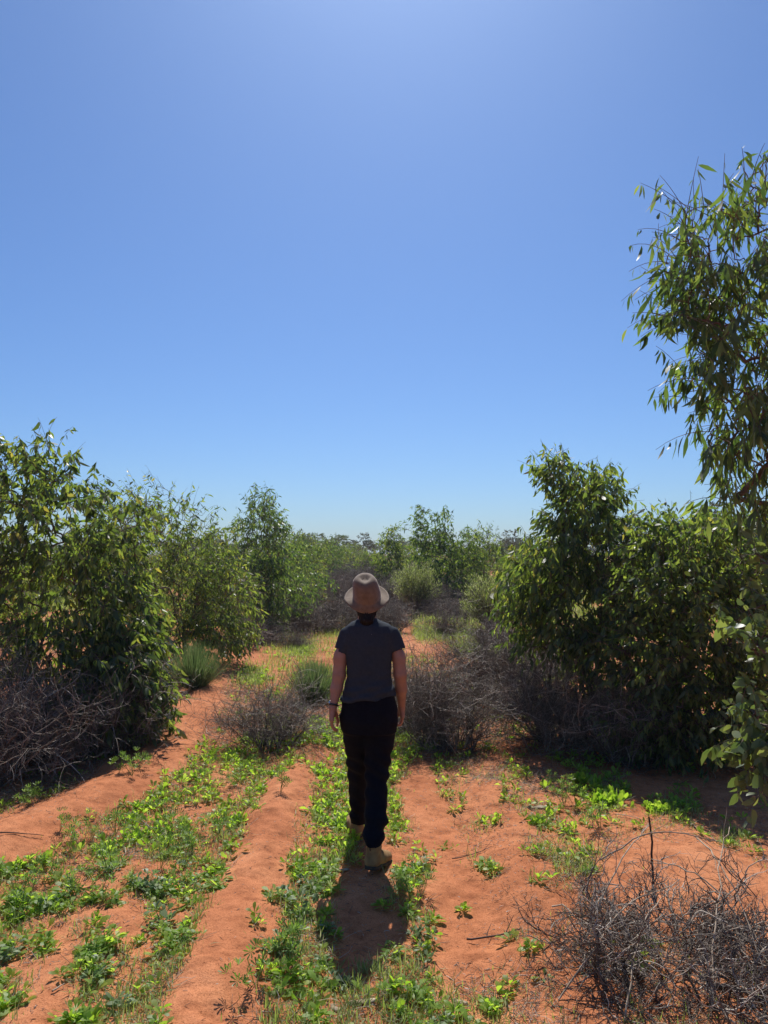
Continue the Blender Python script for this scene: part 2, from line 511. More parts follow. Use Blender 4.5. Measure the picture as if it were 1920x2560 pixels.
foot0 = G(925, 2150)
root = bpy.data.objects.new('person', None); C.collection.objects.link(root)
ORG = np.array([B(922, 1700)[0], YB, 0.0]); root.location = ORG
tag(root, 'person seen from behind walking in a tan hat, dark t-shirt and black trousers', 'person')
def child(name, V, Q, mat, par=root, T=None):
    return link(name, mesh_np(name, V - ORG, Q, T, mats=[M[mat]]), par)

HATC = B(917, 1491, -.01); TH = R(26)
RX = np.array([[1, 0, 0], [0, math.cos(TH), -math.sin(TH)], [0, math.sin(TH), math.cos(TH)]])
HEAD = HATC + RX @ np.array([0, 0, -.022])
def HL(x, y, z):  # head-local to world, head tilted back a little less than the hat
    c, s_ = math.cos(R(22)), math.sin(R(22)); v = np.array([x, y * c - z * s_, y * s_ + z * c]); return HEAD + v

# body: head, neck, torso, arms, hands, legs as one surface
bd = SDF([ORG[0] - .34, YB - .36, -.02], [ORG[0] + .34, YB + .5, 1.72], .0046)
bd.ell(HEAD, (.072, .092, .106), rot=R(22))
bd.ell(HL(0, .03, -.06), (.052, .056, .06), .03, rot=R(22))                       # jaw
bd.cap(HL(0, .088, .012), HL(0, .106, -.018), .007, .012, .012)                    # nose
bd.cap(HL(-.03, .076, .024), HL(.03, .076, .024), .012, .012, .02)                 # brow
bd.cap(HL(-.017, .085, -.052), HL(.017, .085, -.052), .007, .007, .008)            # lips
bd.ell(HL(0, .078, -.09), (.018, .016, .014), .02)
for s_ in (-1, 1): bd.ell(HL(.074 * s_, -.005, -.012), (.010, .018, .03), .008, rot=R(22))
bd.cap(HL(0, -.02, -.06), B(918, 1556), .05, .055, .03)
bd.loft([(B(919, 1552), .075, .06), (B(921, 1570), .10, .07), (B(922, 1600), .115, .085), (B(922, 1690), .118, .085), (B(922, 1745), .145, .10), (B(922, 1800), .15, .1)], .03)
def tuck(V):
    """keep head and hair inside the crown of the hat"""
    q = (V - HATC) @ RX; r = np.hypot(q[:, 0] / .077, q[:, 1] / .090); k = (q[:, 2] > -.03) & (r > 1)
    w_ = np.clip((q[:, 2] + .03) / .03, 0, 1); f = np.where(k, 1 + (1 / np.maximum(r, 1e-6) - 1) * w_, 1)
    q[:, 0] *= f; q[:, 1] *= f; q[:, 2] = np.minimum(q[:, 2], .09)
    return q @ RX.T + HATC
def limb(pts, k=.015, o=bd):
    for (a, ra), (b, rb) in zip(pts[:-1], pts[1:]): o.cap(a, b, ra, rb, k)
limb([(B(872, 1588), .036), (B(852, 1636, -.01), .037), (B(851, 1646, -.01), .040), (B(848, 1688, -.015), .0385), (B(841, 1722, -.02), .036), (B(833, 1766, -.045), .0215)])
limb([(B(974, 1588), .036), (B(995, 1636, 0), .037), (B(997, 1646, 0), .040), (B(1000, 1686, 0), .0385), (B(1003, 1722, .04), .035), (B(1004, 1764, .10), .0225)])
limb([(B(898, 1800), .07), (B(896, 1900, .13), .045), (B(896, 1925, .18), .035), (B(893, 2055, .33), .028)], .02)
limb([(B(948, 1800), .07), (B(942, 1925, -.01), .042), (B(940, 1990, -.08), .034), (B(939, 2050, -.17), .03), (B(934, 2085, -.23), .028), (B(933, 2110, -.275), .026)], .02)
# hands: palm of four metacarpals, four bent fingers and a thumb each
def hand(w, pts):
    """w wrist; pts: list of finger chains (list of points, radius)"""
    for ch, r in pts:
        bd.cap(w, ch[0], .0165, .0125, .012)
        for a, b, q in zip(ch[:-1], ch[1:], (0, .0006, .0012)): bd.cap(a, b, r - q, r - q - .0006, .0025)
lw = B(832, 1770, -.047)
F = []
for i, (dy, dx, ln) in enumerate(((-.072, 2, .85), (-.052, 0, .97), (-.032, 0, 1.0), (-.012, 1.5, .9))):
    F.append(([B(828 + dx, 1801, dy), B(828 + dx + 1, 1801 + 14 * ln, dy + .004), B(834 + dx, 1801 + 23 * ln, dy + .006), B(842 + dx, 1801 + 27 * ln, dy + .006)], .0078))
hand(lw, F)
bd.cap(B(835, 1774, -.04), B(842, 1789, -.01), .0135, .0115, .012); bd.cap(B(842, 1789, -.01), B(845, 1803, .0), .0098, .009, .004); bd.cap(B(845, 1803, .0), B(843, 1815, .0), .0088, .0075, .004)
rw = B(1004, 1766, .102); F = []
for dy, dx, ln in ((.15, -3, .85), (.132, -1, .97), (.112, 0, 1.0), (.094, -1, .9)):
    F.append(([B(1007 + dx, 1792, dy), B(1006 + dx, 1792 + 13 * ln, dy + .004), B(1001 + dx, 1792 + 21 * ln, dy + .004), B(994 + dx, 1792 + 22 * ln, dy)], .0078))
hand(rw, F)
bd.cap(B(1000, 1770, .13), B(994, 1785, .15), .0135, .0115, .012); bd.cap(B(994, 1785, .15), B(992, 1798, .15), .0098, .0078, .004)
V, Q = bd.mesh(); V = tuck(smooth(V, Q, 2))
body = child('body', V, Q, 'skin')
for s_ in (-1, 1):
    e = SDF(HL(.03 * s_, .075, .006) - .02, HL(.03 * s_, .075, .006) + .02, .002); e.ell(HL(.03 * s_, .077, .006), (.012, .012, .009)); V, Q = e.mesh(); child('eye', V, Q, 'eye')

# hair
hr = SDF(HEAD - .2, HEAD + .16, .004)
hr.ell(HL(0, -.014, .006), (.079, .094, .108), rot=R(22), k=.01)
hr.cap(HL(0, -.05, -.05), B(917, 1550, -.058), .060, .044, .02)
hr.D = np.maximum(hr.D, 0)* 0 + hr.D
sl, (X, Y_, Z) = hr._sl(hr.lo, hr.lo + hr.h * (hr.n - 1), 0)
cf = (Y_ - HL(0, .035, 0)[1]) * .9 - (Z - HEAD[2]) * .35
hr.D = np.maximum(hr.D, cf.astype(np.float32)); V, Q = hr.mesh(); V = smooth(V, Q, 1); N_ = vnorm(V, Q)
V = V + N_ * (.002 * (np.sin((V[:, 0] - HEAD[0]) * 520 + 2 * np.sin(V[:, 2] * 60)))[:, None])
V = tuck(V)
child('hair', V, Q, 'hair')

# t-shirt
sh = SDF([ORG[0] - .32, YB - .25, .75], [ORG[0] + .32, YB + .25, 1.5], .0046)
za, zb = B(850, 1751)[2], B(995, 1737)[2]; xa, xb = B(850, 1750)[0], B(995, 1736)[0]
hem = lambda X, Y, Z: (za + (zb - za) * (X - xa) / (xb - xa) + .006 * np.sin(X * 40)) - Z
zs = B(850, 1628)[2]
cuff = lambda X, Y, Z: (zs + .012 * (X > 1 * ORG[0]) - Z + (np.abs(X - ORG[0]) - .2) * .12)
sh.loft([(B(918, 1543), .048, .052), (B(918, 1549), .066, .062), (B(920, 1556), .10, .078), (B(921, 1564), .13, .092), (B(922, 1580), .145, .104), (B(922, 1610), .146, .114),
         (B(922, 1650), .140, .112), (B(923, 1690), .134, .108), (B(923, 1715), .149, .116), (B(922, 1740), .168, .126), (B(922, 1765), .176, .13)], .01, cut=hem)
sh.cap(B(872, 1586), B(851, 1638), .055, .047, .02, cut=cuff)
sh.cap(B(974, 1584), B(1000, 1638), .055, .047, .02, cut=cuff)
# hollow the cuffs a little
for a, b in ((B(851, 1610), B(850, 1650)), (B(996, 1610), B(1001, 1650))):
    a = np.array(a); b = np.array(b); sl, (X, Y_, Z) = sh._sl(np.minimum(a, b) - .05, np.maximum(a, b) + .05, .01)
    t = np.clip((Z - a[2]) / (b[2] - a[2]), 0, 1)
    d = np.sqrt((X - a[0] - t * (b[0] - a[0])) ** 2 + (Y_ - a[1]) ** 2) - .0405
    d = np.maximum(d, Z - (zs + .02)); sh.D[sl] = np.maximum(sh.D[sl], -d)
V, Q = sh.mesh(); V = smooth(V, Q, 2); N_ = vnorm(V, Q)
x_, z_ = V[:, 0] - ORG[0], V[:, 2]
low = np.clip((1.12 - z_) / .2, 0, 1); up_ = np.clip((z_ - 1.15) / .15, 0, 1)
fold = .006 * low * np.sin(z_ * 62 + x_ * 16 + 2.2 * np.sin(x_ * 9)) + .0045 * low * np.sin(z_ * 120 - x_ * 28)
fold += .006 * up_ * np.sin(np.abs(x_) * 85 + z_ * 22) * np.clip((np.abs(x_) - .06) / .08, 0, 1) + .006 * (vnoise(x_ * 16, z_ * 16, 3) + vnoise(x_ * 33, z_ * 30, 4) * .5)
fold *= np.clip((z_ - za + .01) / .03, .2, 1)
V = V + N_ * fold[:, None]
shirt = child('t_shirt', V, Q, 'shirt')
# small round print and dot on the back of the shirt
def on_back(px, py):
    p = B(px, py); k = np.where(V[:, 1] < YB)[0]; d = np.hypot(V[k, 0] - p[0], V[k, 2] - p[2]); return V[k[np.argmin(d)]]
c0 = on_back(921, 1556) + np.array([0, -.003, 0]); pr = Acc()
a = np.linspace(.35, 5.9, 16); ring = np.stack([.0065 * np.cos(a), np.zeros(16), .0065 * np.sin(a)], 1); tubes(pr, (ring + c0 - ORG)[None], np.full((1, 16), .0011), 4)
bar = np.stack([np.linspace(-.006, .0065, 4), np.zeros(4), np.linspace(-.001, .001, 4)], 1); tubes(pr, (bar + c0 - ORG)[None], np.full((1, 4), .0010), 4)
link('shirt_print', pr.mesh('shirt_print', [M['print']]), shirt)
c1 = on_back(929, 1582) + np.array([0, -.002, 0]); pr = Acc(); tubes(pr, (np.stack([[-.002, 0, 0], [0, 0, 0], [.002, 0, 0]]) + c1 - ORG)[None], np.array([[.0012, .0018, .0012]]), 5)
link('shirt_print', pr.mesh('shirt_print', [M['print']]), shirt)

# trousers
tr_ = SDF([ORG[0] - .3, YB - .36, .08], [ORG[0] + .3, YB + .45, 1.02], .005)
tr_.loft([(B(922, 1725), .145, .108), (B(922, 1748), .162, .118), (B(923, 1775), .172, .13), (B(923, 1800), .172, .135), (B(924, 1828), .16, .125)], .03)
zc1 = B(891, 2058, .33)[2]; zc2 = B(934, 2104, -.22)[2]
limb([(B(893, 1800), .098), (B(894, 1850, .06), .082), (B(897, 1900, .14), .070), (B(896, 1930, .19), .067), (B(897, 1990, .25), .062), (B(897, 2030, .29), .055), (B(896, 2072, .33), .048)], .02, tr_)
sl, (X, Y_, Z) = tr_._sl([ORG[0] - .3, YB + .12, 0], [ORG[0] + .3, YB + .45, zc1], 0); tr_.D[sl] = np.maximum(tr_.D[sl], (zc1 - Z).astype(np.float32))
limb([(B(950, 1800), .100), (B(948, 1850, .01), .088), (B(944, 1900, 0), .074), (B(942, 1935, -.02), .068), (B(940, 1990, -.08), .064), (B(940, 2050, -.17), .064), (B(934, 2085, -.23), .055), (B(933, 2125, -.29), .050)], .02, tr_)
sl, (X, Y_, Z) = tr_._sl([ORG[0] - .3, YB - .36, 0], [ORG[0] + .3, YB + .1, zc2], 0); tr_.D[sl] = np.maximum(tr_.D[sl], (zc2 - Z).astype(np.float32))
V, Q = tr_.mesh(); V = smooth(V, Q, 2); N_ = vnorm(V, Q)
x_, z_ = V[:, 0] - ORG[0], V[:, 2]
kn = np.exp(-((z_ - .5) / .12) ** 2) + 1.3 * np.exp(-((z_ - .2) / .1) ** 2) + .35
V = V + N_ * (kn * (.004 * np.sin(z_ * 75 + x_ * 20 + 2 * np.sin(x_ * 12 + V[:, 1] * 8)) + .007 * vnoise(x_ * 13, z_ * 13 + V[:, 1] * 9, 5)))[:, None]
trousers = child('trousers', V, Q, 'trouser')
# side pocket flap on the left thigh
pk = SDF(B(846, 1800) - .08, B(866, 1800) + np.array([.06, .08, .08]), .004)
pk.cap(B(853, 1788, .0), B(857, 1822, .02), .014, .012, .01, flat=(1, 2.6, 1)); V, Q = pk.mesh(); link('pocket', mesh_np('pocket', V - ORG, Q, mats=[M['trouser']]), trousers)

# boots
def boot(pos, yaw, pitch):
    bt = SDF([-.1, -.08, -.03], [.1, .27, .2], .004)
    fl = lambda X, Y, Z: .018 - Z
    bt.cap((0, 0, .035), (0, .01, .115), .040, .043, .02, flat=(1, 1.1, 1))
    bt.cap((0, 0, .04), (0, .09, .045), .038, .043, .02, cut=fl)
    bt.cap((0, .09, .045), (.004, .185, .035), .044, .036, .02, cut=fl)
    sl, (X, Y_, Z) = bt._sl(bt.lo, bt.lo + bt.h * (bt.n - 1), 0); bt.D = np.maximum(bt.D, (.018 - Z).astype(np.float32))
    V, Q = bt.mesh(); V = smooth(V, Q, 1)
    so = SDF([-.1, -.08, -.03], [.1, .28, .06], .004)
    so.cap((0, -.002, .01), (0, .09, .01), .040, .045, .01, flat=(1, 1, 3)); so.cap((0, .09, .01), (.004, .19, .01), .046, .039, .01, flat=(1, 1, 3))
    sl, (X, Y_, Z) = so._sl(so.lo, so.lo + so.h * (so.n - 1), 0)
    arch = .010 * np.exp(-((Y_ - .062) / .018) ** 4)
    so.D = np.maximum(so.D, np.maximum(Z - .021, arch - .002 - Z).astype(np.float32)); V2, Q2 = so.mesh()
    cy, sy, cp, sp_ = math.cos(yaw), math.sin(yaw), math.cos(pitch), math.sin(pitch)
    def X_(v):
        v = np.stack([v[:, 0], v[:, 1] * cp + v[:, 2] * sp_, -v[:, 1] * sp_ + v[:, 2] * cp], 1)
        return np.stack([v[:, 0] * cy + v[:, 1] * sy, -v[:, 0] * sy + v[:, 1] * cy, v[:, 2]], 1) + pos
    b_ = child('boot', X_(V), Q, 'suede')
    link('sole', mesh_np('sole', X_(V2) - ORG, Q2, mats=[M['rubber']]), b_)
    # pull strap at the heel
    s_ = Acc(); t = np.linspace(0, 1, 6); p = np.stack([0 * t, -.040 - .008 * np.sin(t * math.pi), .10 + .03 * t], 1); tubes(s_, (X_(p) - ORG)[None], np.full((1, 6), .0035), 5)
    link('pull_strap', s_.mesh('pull_strap', [M['rubber']]), b_)
gl = P(893, 2088, 4.97); gr_ = P(930, 2168, 4.44)
boot(np.array([gl[0], 4.985, float(hgt(gl[0], 5.05))]), R(-16), 0)
boot(np.array([gr_[0], 4.365, float(hgt(gr_[0], 4.45)) + .035]), R(24), R(11))

# hat: felt brim and pinched crown, tilted back
def hat():
    na = 64; a = np.arange(na) * 2 * math.pi / na; rows = []
    ca, sa = np.cos(a), np.sin(a)
    def ringp(rx, ry, z): return np.stack([rx * ca, ry * sa, z + 0 * a], 1)
    prof = []
    for f in np.linspace(0, 1, 8):            # brim, top side, from rim inwards
        rx, ry = .136 - .050 * f, .152 - .050 * f
        z = .012 * np.cos(2 * a + math.pi) * (1 - f) - .004 + .010 * (1 - f) ** 2 * np.abs(ca)
        bk = np.clip(-sa - .25, 0, 1) / .75
        z = z - .058 * (1 - f) * bk ** 1.5
        prof.append(np.stack([rx * ca * (1 - .12 * (1 - f) * bk), ry * sa * (1 - .24 * (1 - f) * bk), z], 1))
    for z, k in ((.004, 1.0), (.035, .98), (.07, .93), (.098, .85), (.114, .72), (.121, .54), (.118, .36), (.112, .2), (.110, .03)):
        rx, ry = .086 * k, .102 * k
        px_ = np.where(sa > 0, 1 - .30 * np.clip((z - .04) / .06, 0, 1) * np.clip(sa, 0, 1) ** 1.2, 1)   # pinch at the front
        q = np.stack([rx * ca * px_, ry * sa, z + .010 * np.clip((z - .05) / .05, 0, 1) * (sa - .3) * k + .008 * (k > .3) * (z > .09) * np.abs(ca)], 1)
        q[:, 0] -= .010 * np.clip((z - .03) / .07, 0, 1)
        prof.append(q)
    top = np.stack(prof)
    m = len(prof)
    inn = top.copy()
    cen = np.array([0, 0, .0])
    for i in range(m):
        if i < 8: inn[i, :, 2] -= .004
        else:
            inn[i] *= np.array([.95, .95, 1]); inn[i, :, 2] -= .004
    allr = np.concatenate([top[::-1], inn]); n = 2 * m
    idx = np.arange(n * na).reshape(n, na); nx_ = np.roll(idx, -1, 1)
    Q = np.stack([idx[:-1], idx[1:], nx_[1:], nx_[:-1]], -1).reshape(-1, 4)
    allr[..., 2] = np.where(allr[..., 2] > .03, .03 + (allr[..., 2] - .03) * 1.04, allr[..., 2])
    V = allr.reshape(-1, 3) @ RX.T + HATC
    Y3 = R(-4)
    h_ = child('hat', V, Q, 'felt')
hat()

# wrist band with a bead
wc = B(834, 1762, -.043); ax = nrm(B(833, 1766, -.045) - B(841, 1722, -.02)); u = nrm(np.cross(ax, [0, 1, 0])); v = np.cross(ax, u)
a = np.linspace(0, 2 * math.pi, 25); acc = Acc()
tubes(acc, (wc + .0265 * (u * np.cos(a)[:, None] + v * np.sin(a)[:, None]) - ORG)[None], np.full((1, 25), .0062), 6)
wb = link('wrist_band', acc.mesh('wrist_band', [M['strap']]), root)
acc = Acc(); 
e = SDF(wc - .05, wc + .05, .002); e.ell(wc + u * (-.027) * np.sign(u[0]) - ax * .006, (.006, .006, .006)); e.ell(wc + u * (-.026) * np.sign(u[0]) - ax * .016, (.0045, .0045, .0045)); V, Q = e.mesh()
link('bead', mesh_np('bead', V - ORG, Q, mats=[M['metal']]), wb)

# ------------------------------------------------------------------ gum trees
def sample_lobe(rng, lobe, n):
    c, r = lobe[0], lobe[1]
    v = nrm(rng.normal(size=(n, 3)))
    k = rng.uniform(.25, 1.0, n) ** (1 / 2.2)
    return c + v * k[:, None] * r

def gum(name, seed, base, lobes, lmat, spr_per=1.0, L=.11, W=.015, nleaf=(8, 14), shape='lance', twigL=.3,
        hang=.8, trunk_r=.03, stems=1, tipsparse=None):
    """lobes: list of (center(3), radii(3), count). Returns root with trunk and crown."""
    rng = np.random.default_rng(seed)
    base = np.asarray(base, float)
    A = []; cen = []; sp = []
    for lb in lobes:
        n = max(3, int(lb[2] * spr_per))
        a = sample_lobe(rng, (np.asarray(lb[0], float), np.asarray(lb[1], float)), n)
        A.append(a); cen.append(np.repeat(np.asarray(lb[0], float)[None], n, 0))
        sp.append(np.full(n, lb[3] if len(lb) > 3 else 1.0))
    A = np.concatenate(A); cen = np.concatenate(cen); sp = np.concatenate(sp)
    keep = A[:, 2] > base[2] + .12
    A, cen, sp = A[keep], cen[keep], sp[keep]
    mid = A.mean(0)
    # skeleton
    nodes = [base.copy()]; par = [-1]
    for s_ in range(stems):
        tgt = mid * 1.0 + rng.normal(size=3) * (.25 if stems > 1 else .05)
        tgt[2] = base[2] + (mid[2] - base[2]) * .9
        p0 = 0; off = rng.normal(size=3) * .06 * (stems > 1); off[2] = 0
        for i in range(1, 8):
            t = i / 7
            q = base + off * min(1, 3 * t) + (tgt - base) * np.array([t ** 1.5, t ** 1.5, t]) + rng.normal(size=3) * .02
            nodes.append(q); par.append(p0 if i > 1 else 0); p0 = len(nodes) - 1
    order = np.argsort(np.linalg.norm(A - base, axis=1))
    cap = len(nodes) + 4 * len(A)
    NN = np.zeros((cap, 3)); NN[:len(nodes)] = nodes; n = len(nodes)
    par = par + [0] * (cap - len(par))
    polys = []
    for k in order:
        a = A[k]
        dd = NN[:n] - a
        cost = np.linalg.norm(dd, axis=1) + .8 * np.maximum(0, dd[:, 2]) + .10 * np.linalg.norm(NN[:n] - base, axis=1)
        cost[0] += .3
        j = int(np.argmin(cost)); p0 = NN[j]
        l = np.linalg.norm(a - p0)
        prev = j
        for i in range(1, 5):
            t = i / 4
            q = p0 + (a - p0) * t + np.array([0, 0, .16 * l * math.sin(math.pi * t)]) + rng.normal(size=3) * .035 * l * (t < 1)
            NN[n] = q; par[n] = prev; prev = n; n += 1
    cnt = np.zeros(n)
    haschild = np.zeros(n, bool)
    for i in range(n): 
        if par[i] >= 0: haschild[par[i]] = True
    cnt[~haschild] = 1
    for i in range(n - 1, 0, -1): cnt[par[i]] += cnt[i]
    rr = .0022 + trunk_r * (cnt / cnt[0]) ** .55
    root = bpy.data.objects.new(name, None); C.collection.objects.link(root); root.location = base
    tr = Acc()
    i = np.arange(1, n); pi = np.array(par[:n])[1:]
    a_, b_ = NN[pi] - base, NN[i] - base
    a_[pi == 0, 2] -= .06
    r0 = np.minimum(rr[pi], rr[i] * 1.6)
    e = nrm(b_ - a_)
    tubes(tr, np.stack([a_ - e * r0[:, None] * .6, a_ * .5 + b_ * .5, b_ + e * rr[i][:, None] * .3], 1), np.stack([r0, (r0 + rr[i]) / 2, rr[i]], 1), 5)
    # sprigs
    cr = Acc()
    outw = nrm((A - mid) * np.array([1, 1, .35]) + (A - cen) * .7 + np.array([0, 0, .12]) + rng.normal(size=A.shape) * .22)
    tl = twigL * rng.uniform(.6, 1.25, len(A))
    T = 6
    tt = np.linspace(0, 1, T)
    droop = rng.uniform(.15, .5, len(A))
    tw = A[:, None] + outw[:, None] * (tl[:, None] * tt)[..., None]
    tw[..., 2] += (.25 * tl[:, None] * tt) - droop[:, None] * tl[:, None] * tt ** 2
    tubes(tr, tw - base, np.broadcast_to(np.linspace(.0028, .0012, T), (len(A), T)).copy(), 3)
    nl = (rng.integers(nleaf[0], nleaf[1] + 1, len(A)) * sp).astype(int)
    I = np.repeat(np.arange(len(A)), nl)
    t = rng.uniform(.02, 1.0, len(I))
    seg = t * (T - 1); i0 = np.minimum(seg.astype(int), T - 2); f = (seg - i0)[:, None]
    pos = tw[I, i0] * (1 - f) + tw[I, i0 + 1] * f
    rnd = nrm(rng.normal(size=(len(I), 3)))
    hg = np.clip(rng.normal(hang, .22, len(I)), 0, 1.3)[:, None]
    d = nrm(outw[I] * .45 + rnd * .75 * np.array([1, 1, .7]) + np.array([0, 0, -1.25]) * hg)
    nh = nrm(rng.normal(size=(len(I), 3)) * np.array([1, 1, .5]) + np.array([0, 0, .15]))
    Ls = L * rng.uniform(.45, 1.3, len(I)) * np.where(t > .85, .75, 1)
    Ws = W * rng.uniform(.7, 1.25, len(I)) * Ls / L
    leaves(cr, pos + d * .008 - base, d, nh, Ls, Ws, rng.normal(.08, .26, len(I)), shape, side=rng.normal(0, .17, len(I)), fold=.18)
    link('trunk', tr.mesh(name + '_trunk', [M['bark']]), root)
    link('crown', cr.mesh(name + '_crown', [lmat]), root)
    return root

def PL(px, py, Y, rx, rz, ry, n, s=1.0):
    c = P(px, py, Y); k = Y / FPX
    return (c, (rx * k, ry, rz * k), n, s)

def gz(px, Y):
    x = (px - 960) / FPX * Y
    return np.array([x, Y, float(hgt(x, Y))])

t = gum('gum_tree', 1, gz(150, 8.0), [
    PL(120, 1160, 8.00, 60, 60, 0.42, 26, .8), PL(30, 1200, 8.10, 90, 90, 0.60, 46), PL(40, 1340, 8.00, 130, 130, 0.84, 95), PL(180, 1330, 7.80, 110, 110, 0.60, 75),
    PL(100, 1500, 7.90, 170, 120, 0.84, 110), PL(260, 1420, 7.60, 80, 100, 0.48, 55), PL(290, 1540, 7.50, 80, 80, 0.48, 42),
    PL(300, 1650, 7.40, 70, 70, 0.42, 34), PL(350, 1760, 7.30, 60, 80, 0.36, 42), PL(240, 1740, 7.50, 80, 90, 0.48, 42), PL(130, 1680, 7.90, 110, 120, 0.60, 34),
    PL(-140, 1380, 8.30, 170, 230, 0.96, 120), PL(330, 1300, 7.90, 60, 40, 0.36, 14, .6), PL(20, 1600, 8.20, 130, 110, 0.60, 50), PL(280, 1640, 7.3, 100, 90, .45, 60), PL(325, 1700, 7.1, 60, 90, .4, 38), PL(270, 1780, 7.1, 90, 60, .4, 45), PL(160, 1600, 7.6, 120, 90, .5, 60)], M['gum'], 1.85, L=.105, W=.0165, shape='ovate',  hang=.85, trunk_r=.035, stems=3)
tag(t, 'large leafy young gum tree filling the left edge above the dead brush', 'tree')

t = gum('gum_tree', 2, gz(470, 12), [
    PL(300, 1260, 12, 70, 45, .5, 22, .55), PL(400, 1270, 12, 50, 55, .5, 20, .55), PL(470, 1300, 11.8, 45, 45, .4, 18, .6), PL(370, 1370, 12.4, 80, 80, .8, 60, .8),
    PL(500, 1400, 12, 80, 80, .8, 85), PL(440, 1500, 12, 110, 90, 1.0, 130), PL(550, 1500, 11.8, 75, 100, .8, 100), PL(430, 1600, 11.6, 100, 50, .8, 70),
    PL(560, 1590, 11.5, 60, 45, .5, 40), PL(300, 1430, 12.6, 80, 90, .8, 60), PL(350, 1330, 12.4, 60, 60, .6, 40, .8)], M['gum'], 2.5, L=.09, W=.0125, hang=.7, trunk_r=.035, stems=3, twigL=.36)
tag(t, 'gum tree with thin arching bare-tipped branches, behind the grass tuft on the left', 'tree')

t = gum('gum_tree', 3, gz(650, 17.5), [
    PL(655, 1265, 17.5, 32, 30, .5, 30, .8), PL(655, 1320, 17.5, 55, 40, .7, 75), PL(650, 1390, 17.3, 75, 55, 1.0, 110), PL(620, 1460, 17, 85, 60, 1.1, 110),
    PL(690, 1480, 17, 80, 65, 1.0, 110), PL(650, 1535, 17, 60, 30, .8, 40)], M['gumdark'], 2.0, L=.12, W=.0135, trunk_r=.04, stems=2, twigL=.36)
tag(t, 'tall conical gum tree standing highest above the left row, left of the hat', 'tree')

t = gum('gum_tree', 4, gz(1480, 7.9), [
    PL(1385, 1180, 7.9, 35, 25, .2, 11, .8), PL(1430, 1215, 7.9, 60, 45, .35, 34), PL(1500, 1250, 7.8, 40, 50, .3, 24, .8), PL(1460, 1300, 7.9, 75, 60, .5, 65),
    PL(1470, 1390, 7.8, 90, 80, .6, 90), PL(1370, 1420, 7.7, 70, 80, .5, 60), PL(1330, 1500, 7.7, 55, 60, .4, 40), PL(1440, 1510, 7.7, 100, 90, .6, 100),
    PL(1400, 1590, 7.6, 90, 45, .5, 50), PL(1530, 1640, 7.7, 100, 110, .6, 100), PL(1560, 1760, 7.6, 70, 70, .5, 45)], M['gum'], 2.2, L=.095, W=.0135, hang=1.0, trunk_r=.035, stems=2)
tag(t, 'pointed gum tree right of the path with pale yellow-green tips', 'tree')

t = gum('gum_tree', 5, gz(1700, 6.9), [
    PL(1620, 1370, 6.9, 55, 50, .4, 36), PL(1720, 1355, 6.9, 80, 50, .5, 48), PL(1800, 1420, 6.8, 80, 80, .5, 60), PL(1650, 1480, 6.8, 100, 90, .6, 100),
    PL(1770, 1560, 6.7, 110, 110, .6, 110), PL(1640, 1640, 6.7, 100, 110, .5, 100), PL(1740, 1740, 6.7, 110, 90, .5, 100), PL(1620, 1800, 6.7, 80, 50, .4, 45),
    PL(1860, 1680, 6.6, 70, 130, .5, 70), PL(1800, 1790, 6.6, 90, 70, .4, 60), PL(1680, 1840, 6.7, 90, 40, .4, 40)], M['gum'], 2.3, L=.075, W=.0145, shape='ovate', trunk_r=.035, stems=3)
tag(t, 'dense dark rounded gum shrub casting the broad shadow on the right', 'tree')

t = gum('gum_tree', 6, np.array([2.62, 4.5, .0]), [
    PL(1910, 440, 4.3, 50, 55, .25, 12, .6), PL(1880, 530, 4.3, 75, 60, .3, 28, .75), PL(1760, 560, 4.3, 75, 55, .25, 22, .55), PL(1700, 650, 4.25, 55, 45, .2, 14, .6),
    PL(1800, 690, 4.3, 100, 60, .35, 46, .9), PL(1740, 760, 4.25, 65, 50, .25, 24, .8), PL(1880, 800, 4.3, 90, 90, .4, 62), PL(1790, 860, 4.25, 55, 60, .25, 26),
    PL(1750, 950, 4.2, 28, 40, .2, 9, .8), PL(1860, 960, 4.3, 85, 80, .35, 56), PL(1830, 1080, 4.2, 55, 60, .3, 32), PL(1900, 1130, 4.3, 60, 80, .3, 40),
    PL(1870, 1235, 4.2, 55, 28, .25, 18, .9), PL(1990, 620, 4.5, 70, 150, .5, 32), PL(2010, 950, 4.5, 70, 200, .5, 40)],
    M['gumdark'], 1.08, L=.11, W=.0108, trunk_r=.016, hang=1.15, twigL=.26)
tag(t, 'tall near gum tree leaning in from the right edge, long drooping leaves against the sky', 'tree')

t = gum('gum_tree', 7, np.array([2.15, 3.85, .0]), [
    PL(1935, 1400, 3.9, 30, 40, .2, 5), PL(1915, 1500, 3.9, 35, 40, .2, 6, .8), PL(1905, 1620, 3.7, 50, 40, .2, 11), PL(1870, 1770, 3.6, 28, 16, .1, 4), PL(1900, 1840, 3.6, 34, 40, .15, 13), PL(1910, 1920, 3.55, 28, 28, .12, 9),
    PL(2005, 1500, 3.9, 50, 200, .25, 12), PL(2000, 1850, 3.8, 50, 80, .2, 16)], M['gumround'], 1.7, L=.066, W=.0195, shape='ovate', trunk_r=.025, hang=.35, twigL=.2)
tag(t, 'near gum sapling with broad rounded leaves at the right edge', 'tree')

t = gum('gum_tree', 8, gz(1900, 8.6), [
    PL(1880, 1330, 8.8, 70, 40, .6, 45), PL(1900, 1420, 8.7, 90, 80, .6, 90), PL(1930, 1560, 8.6, 90, 100, .6, 90), PL(1800, 1350, 9, 60, 40, .5, 60), PL(1860, 1390, 8.2, 70, 60, .5, 60), PL(1900, 1680, 8.0, 70, 90, .5, 60)],
    M['gum'], 1.2, L=.12, W=.02, trunk_r=.03, stems=2)
tag(t, 'yellowish gum tree behind the dark rounded shrub at the far right', 'tree')

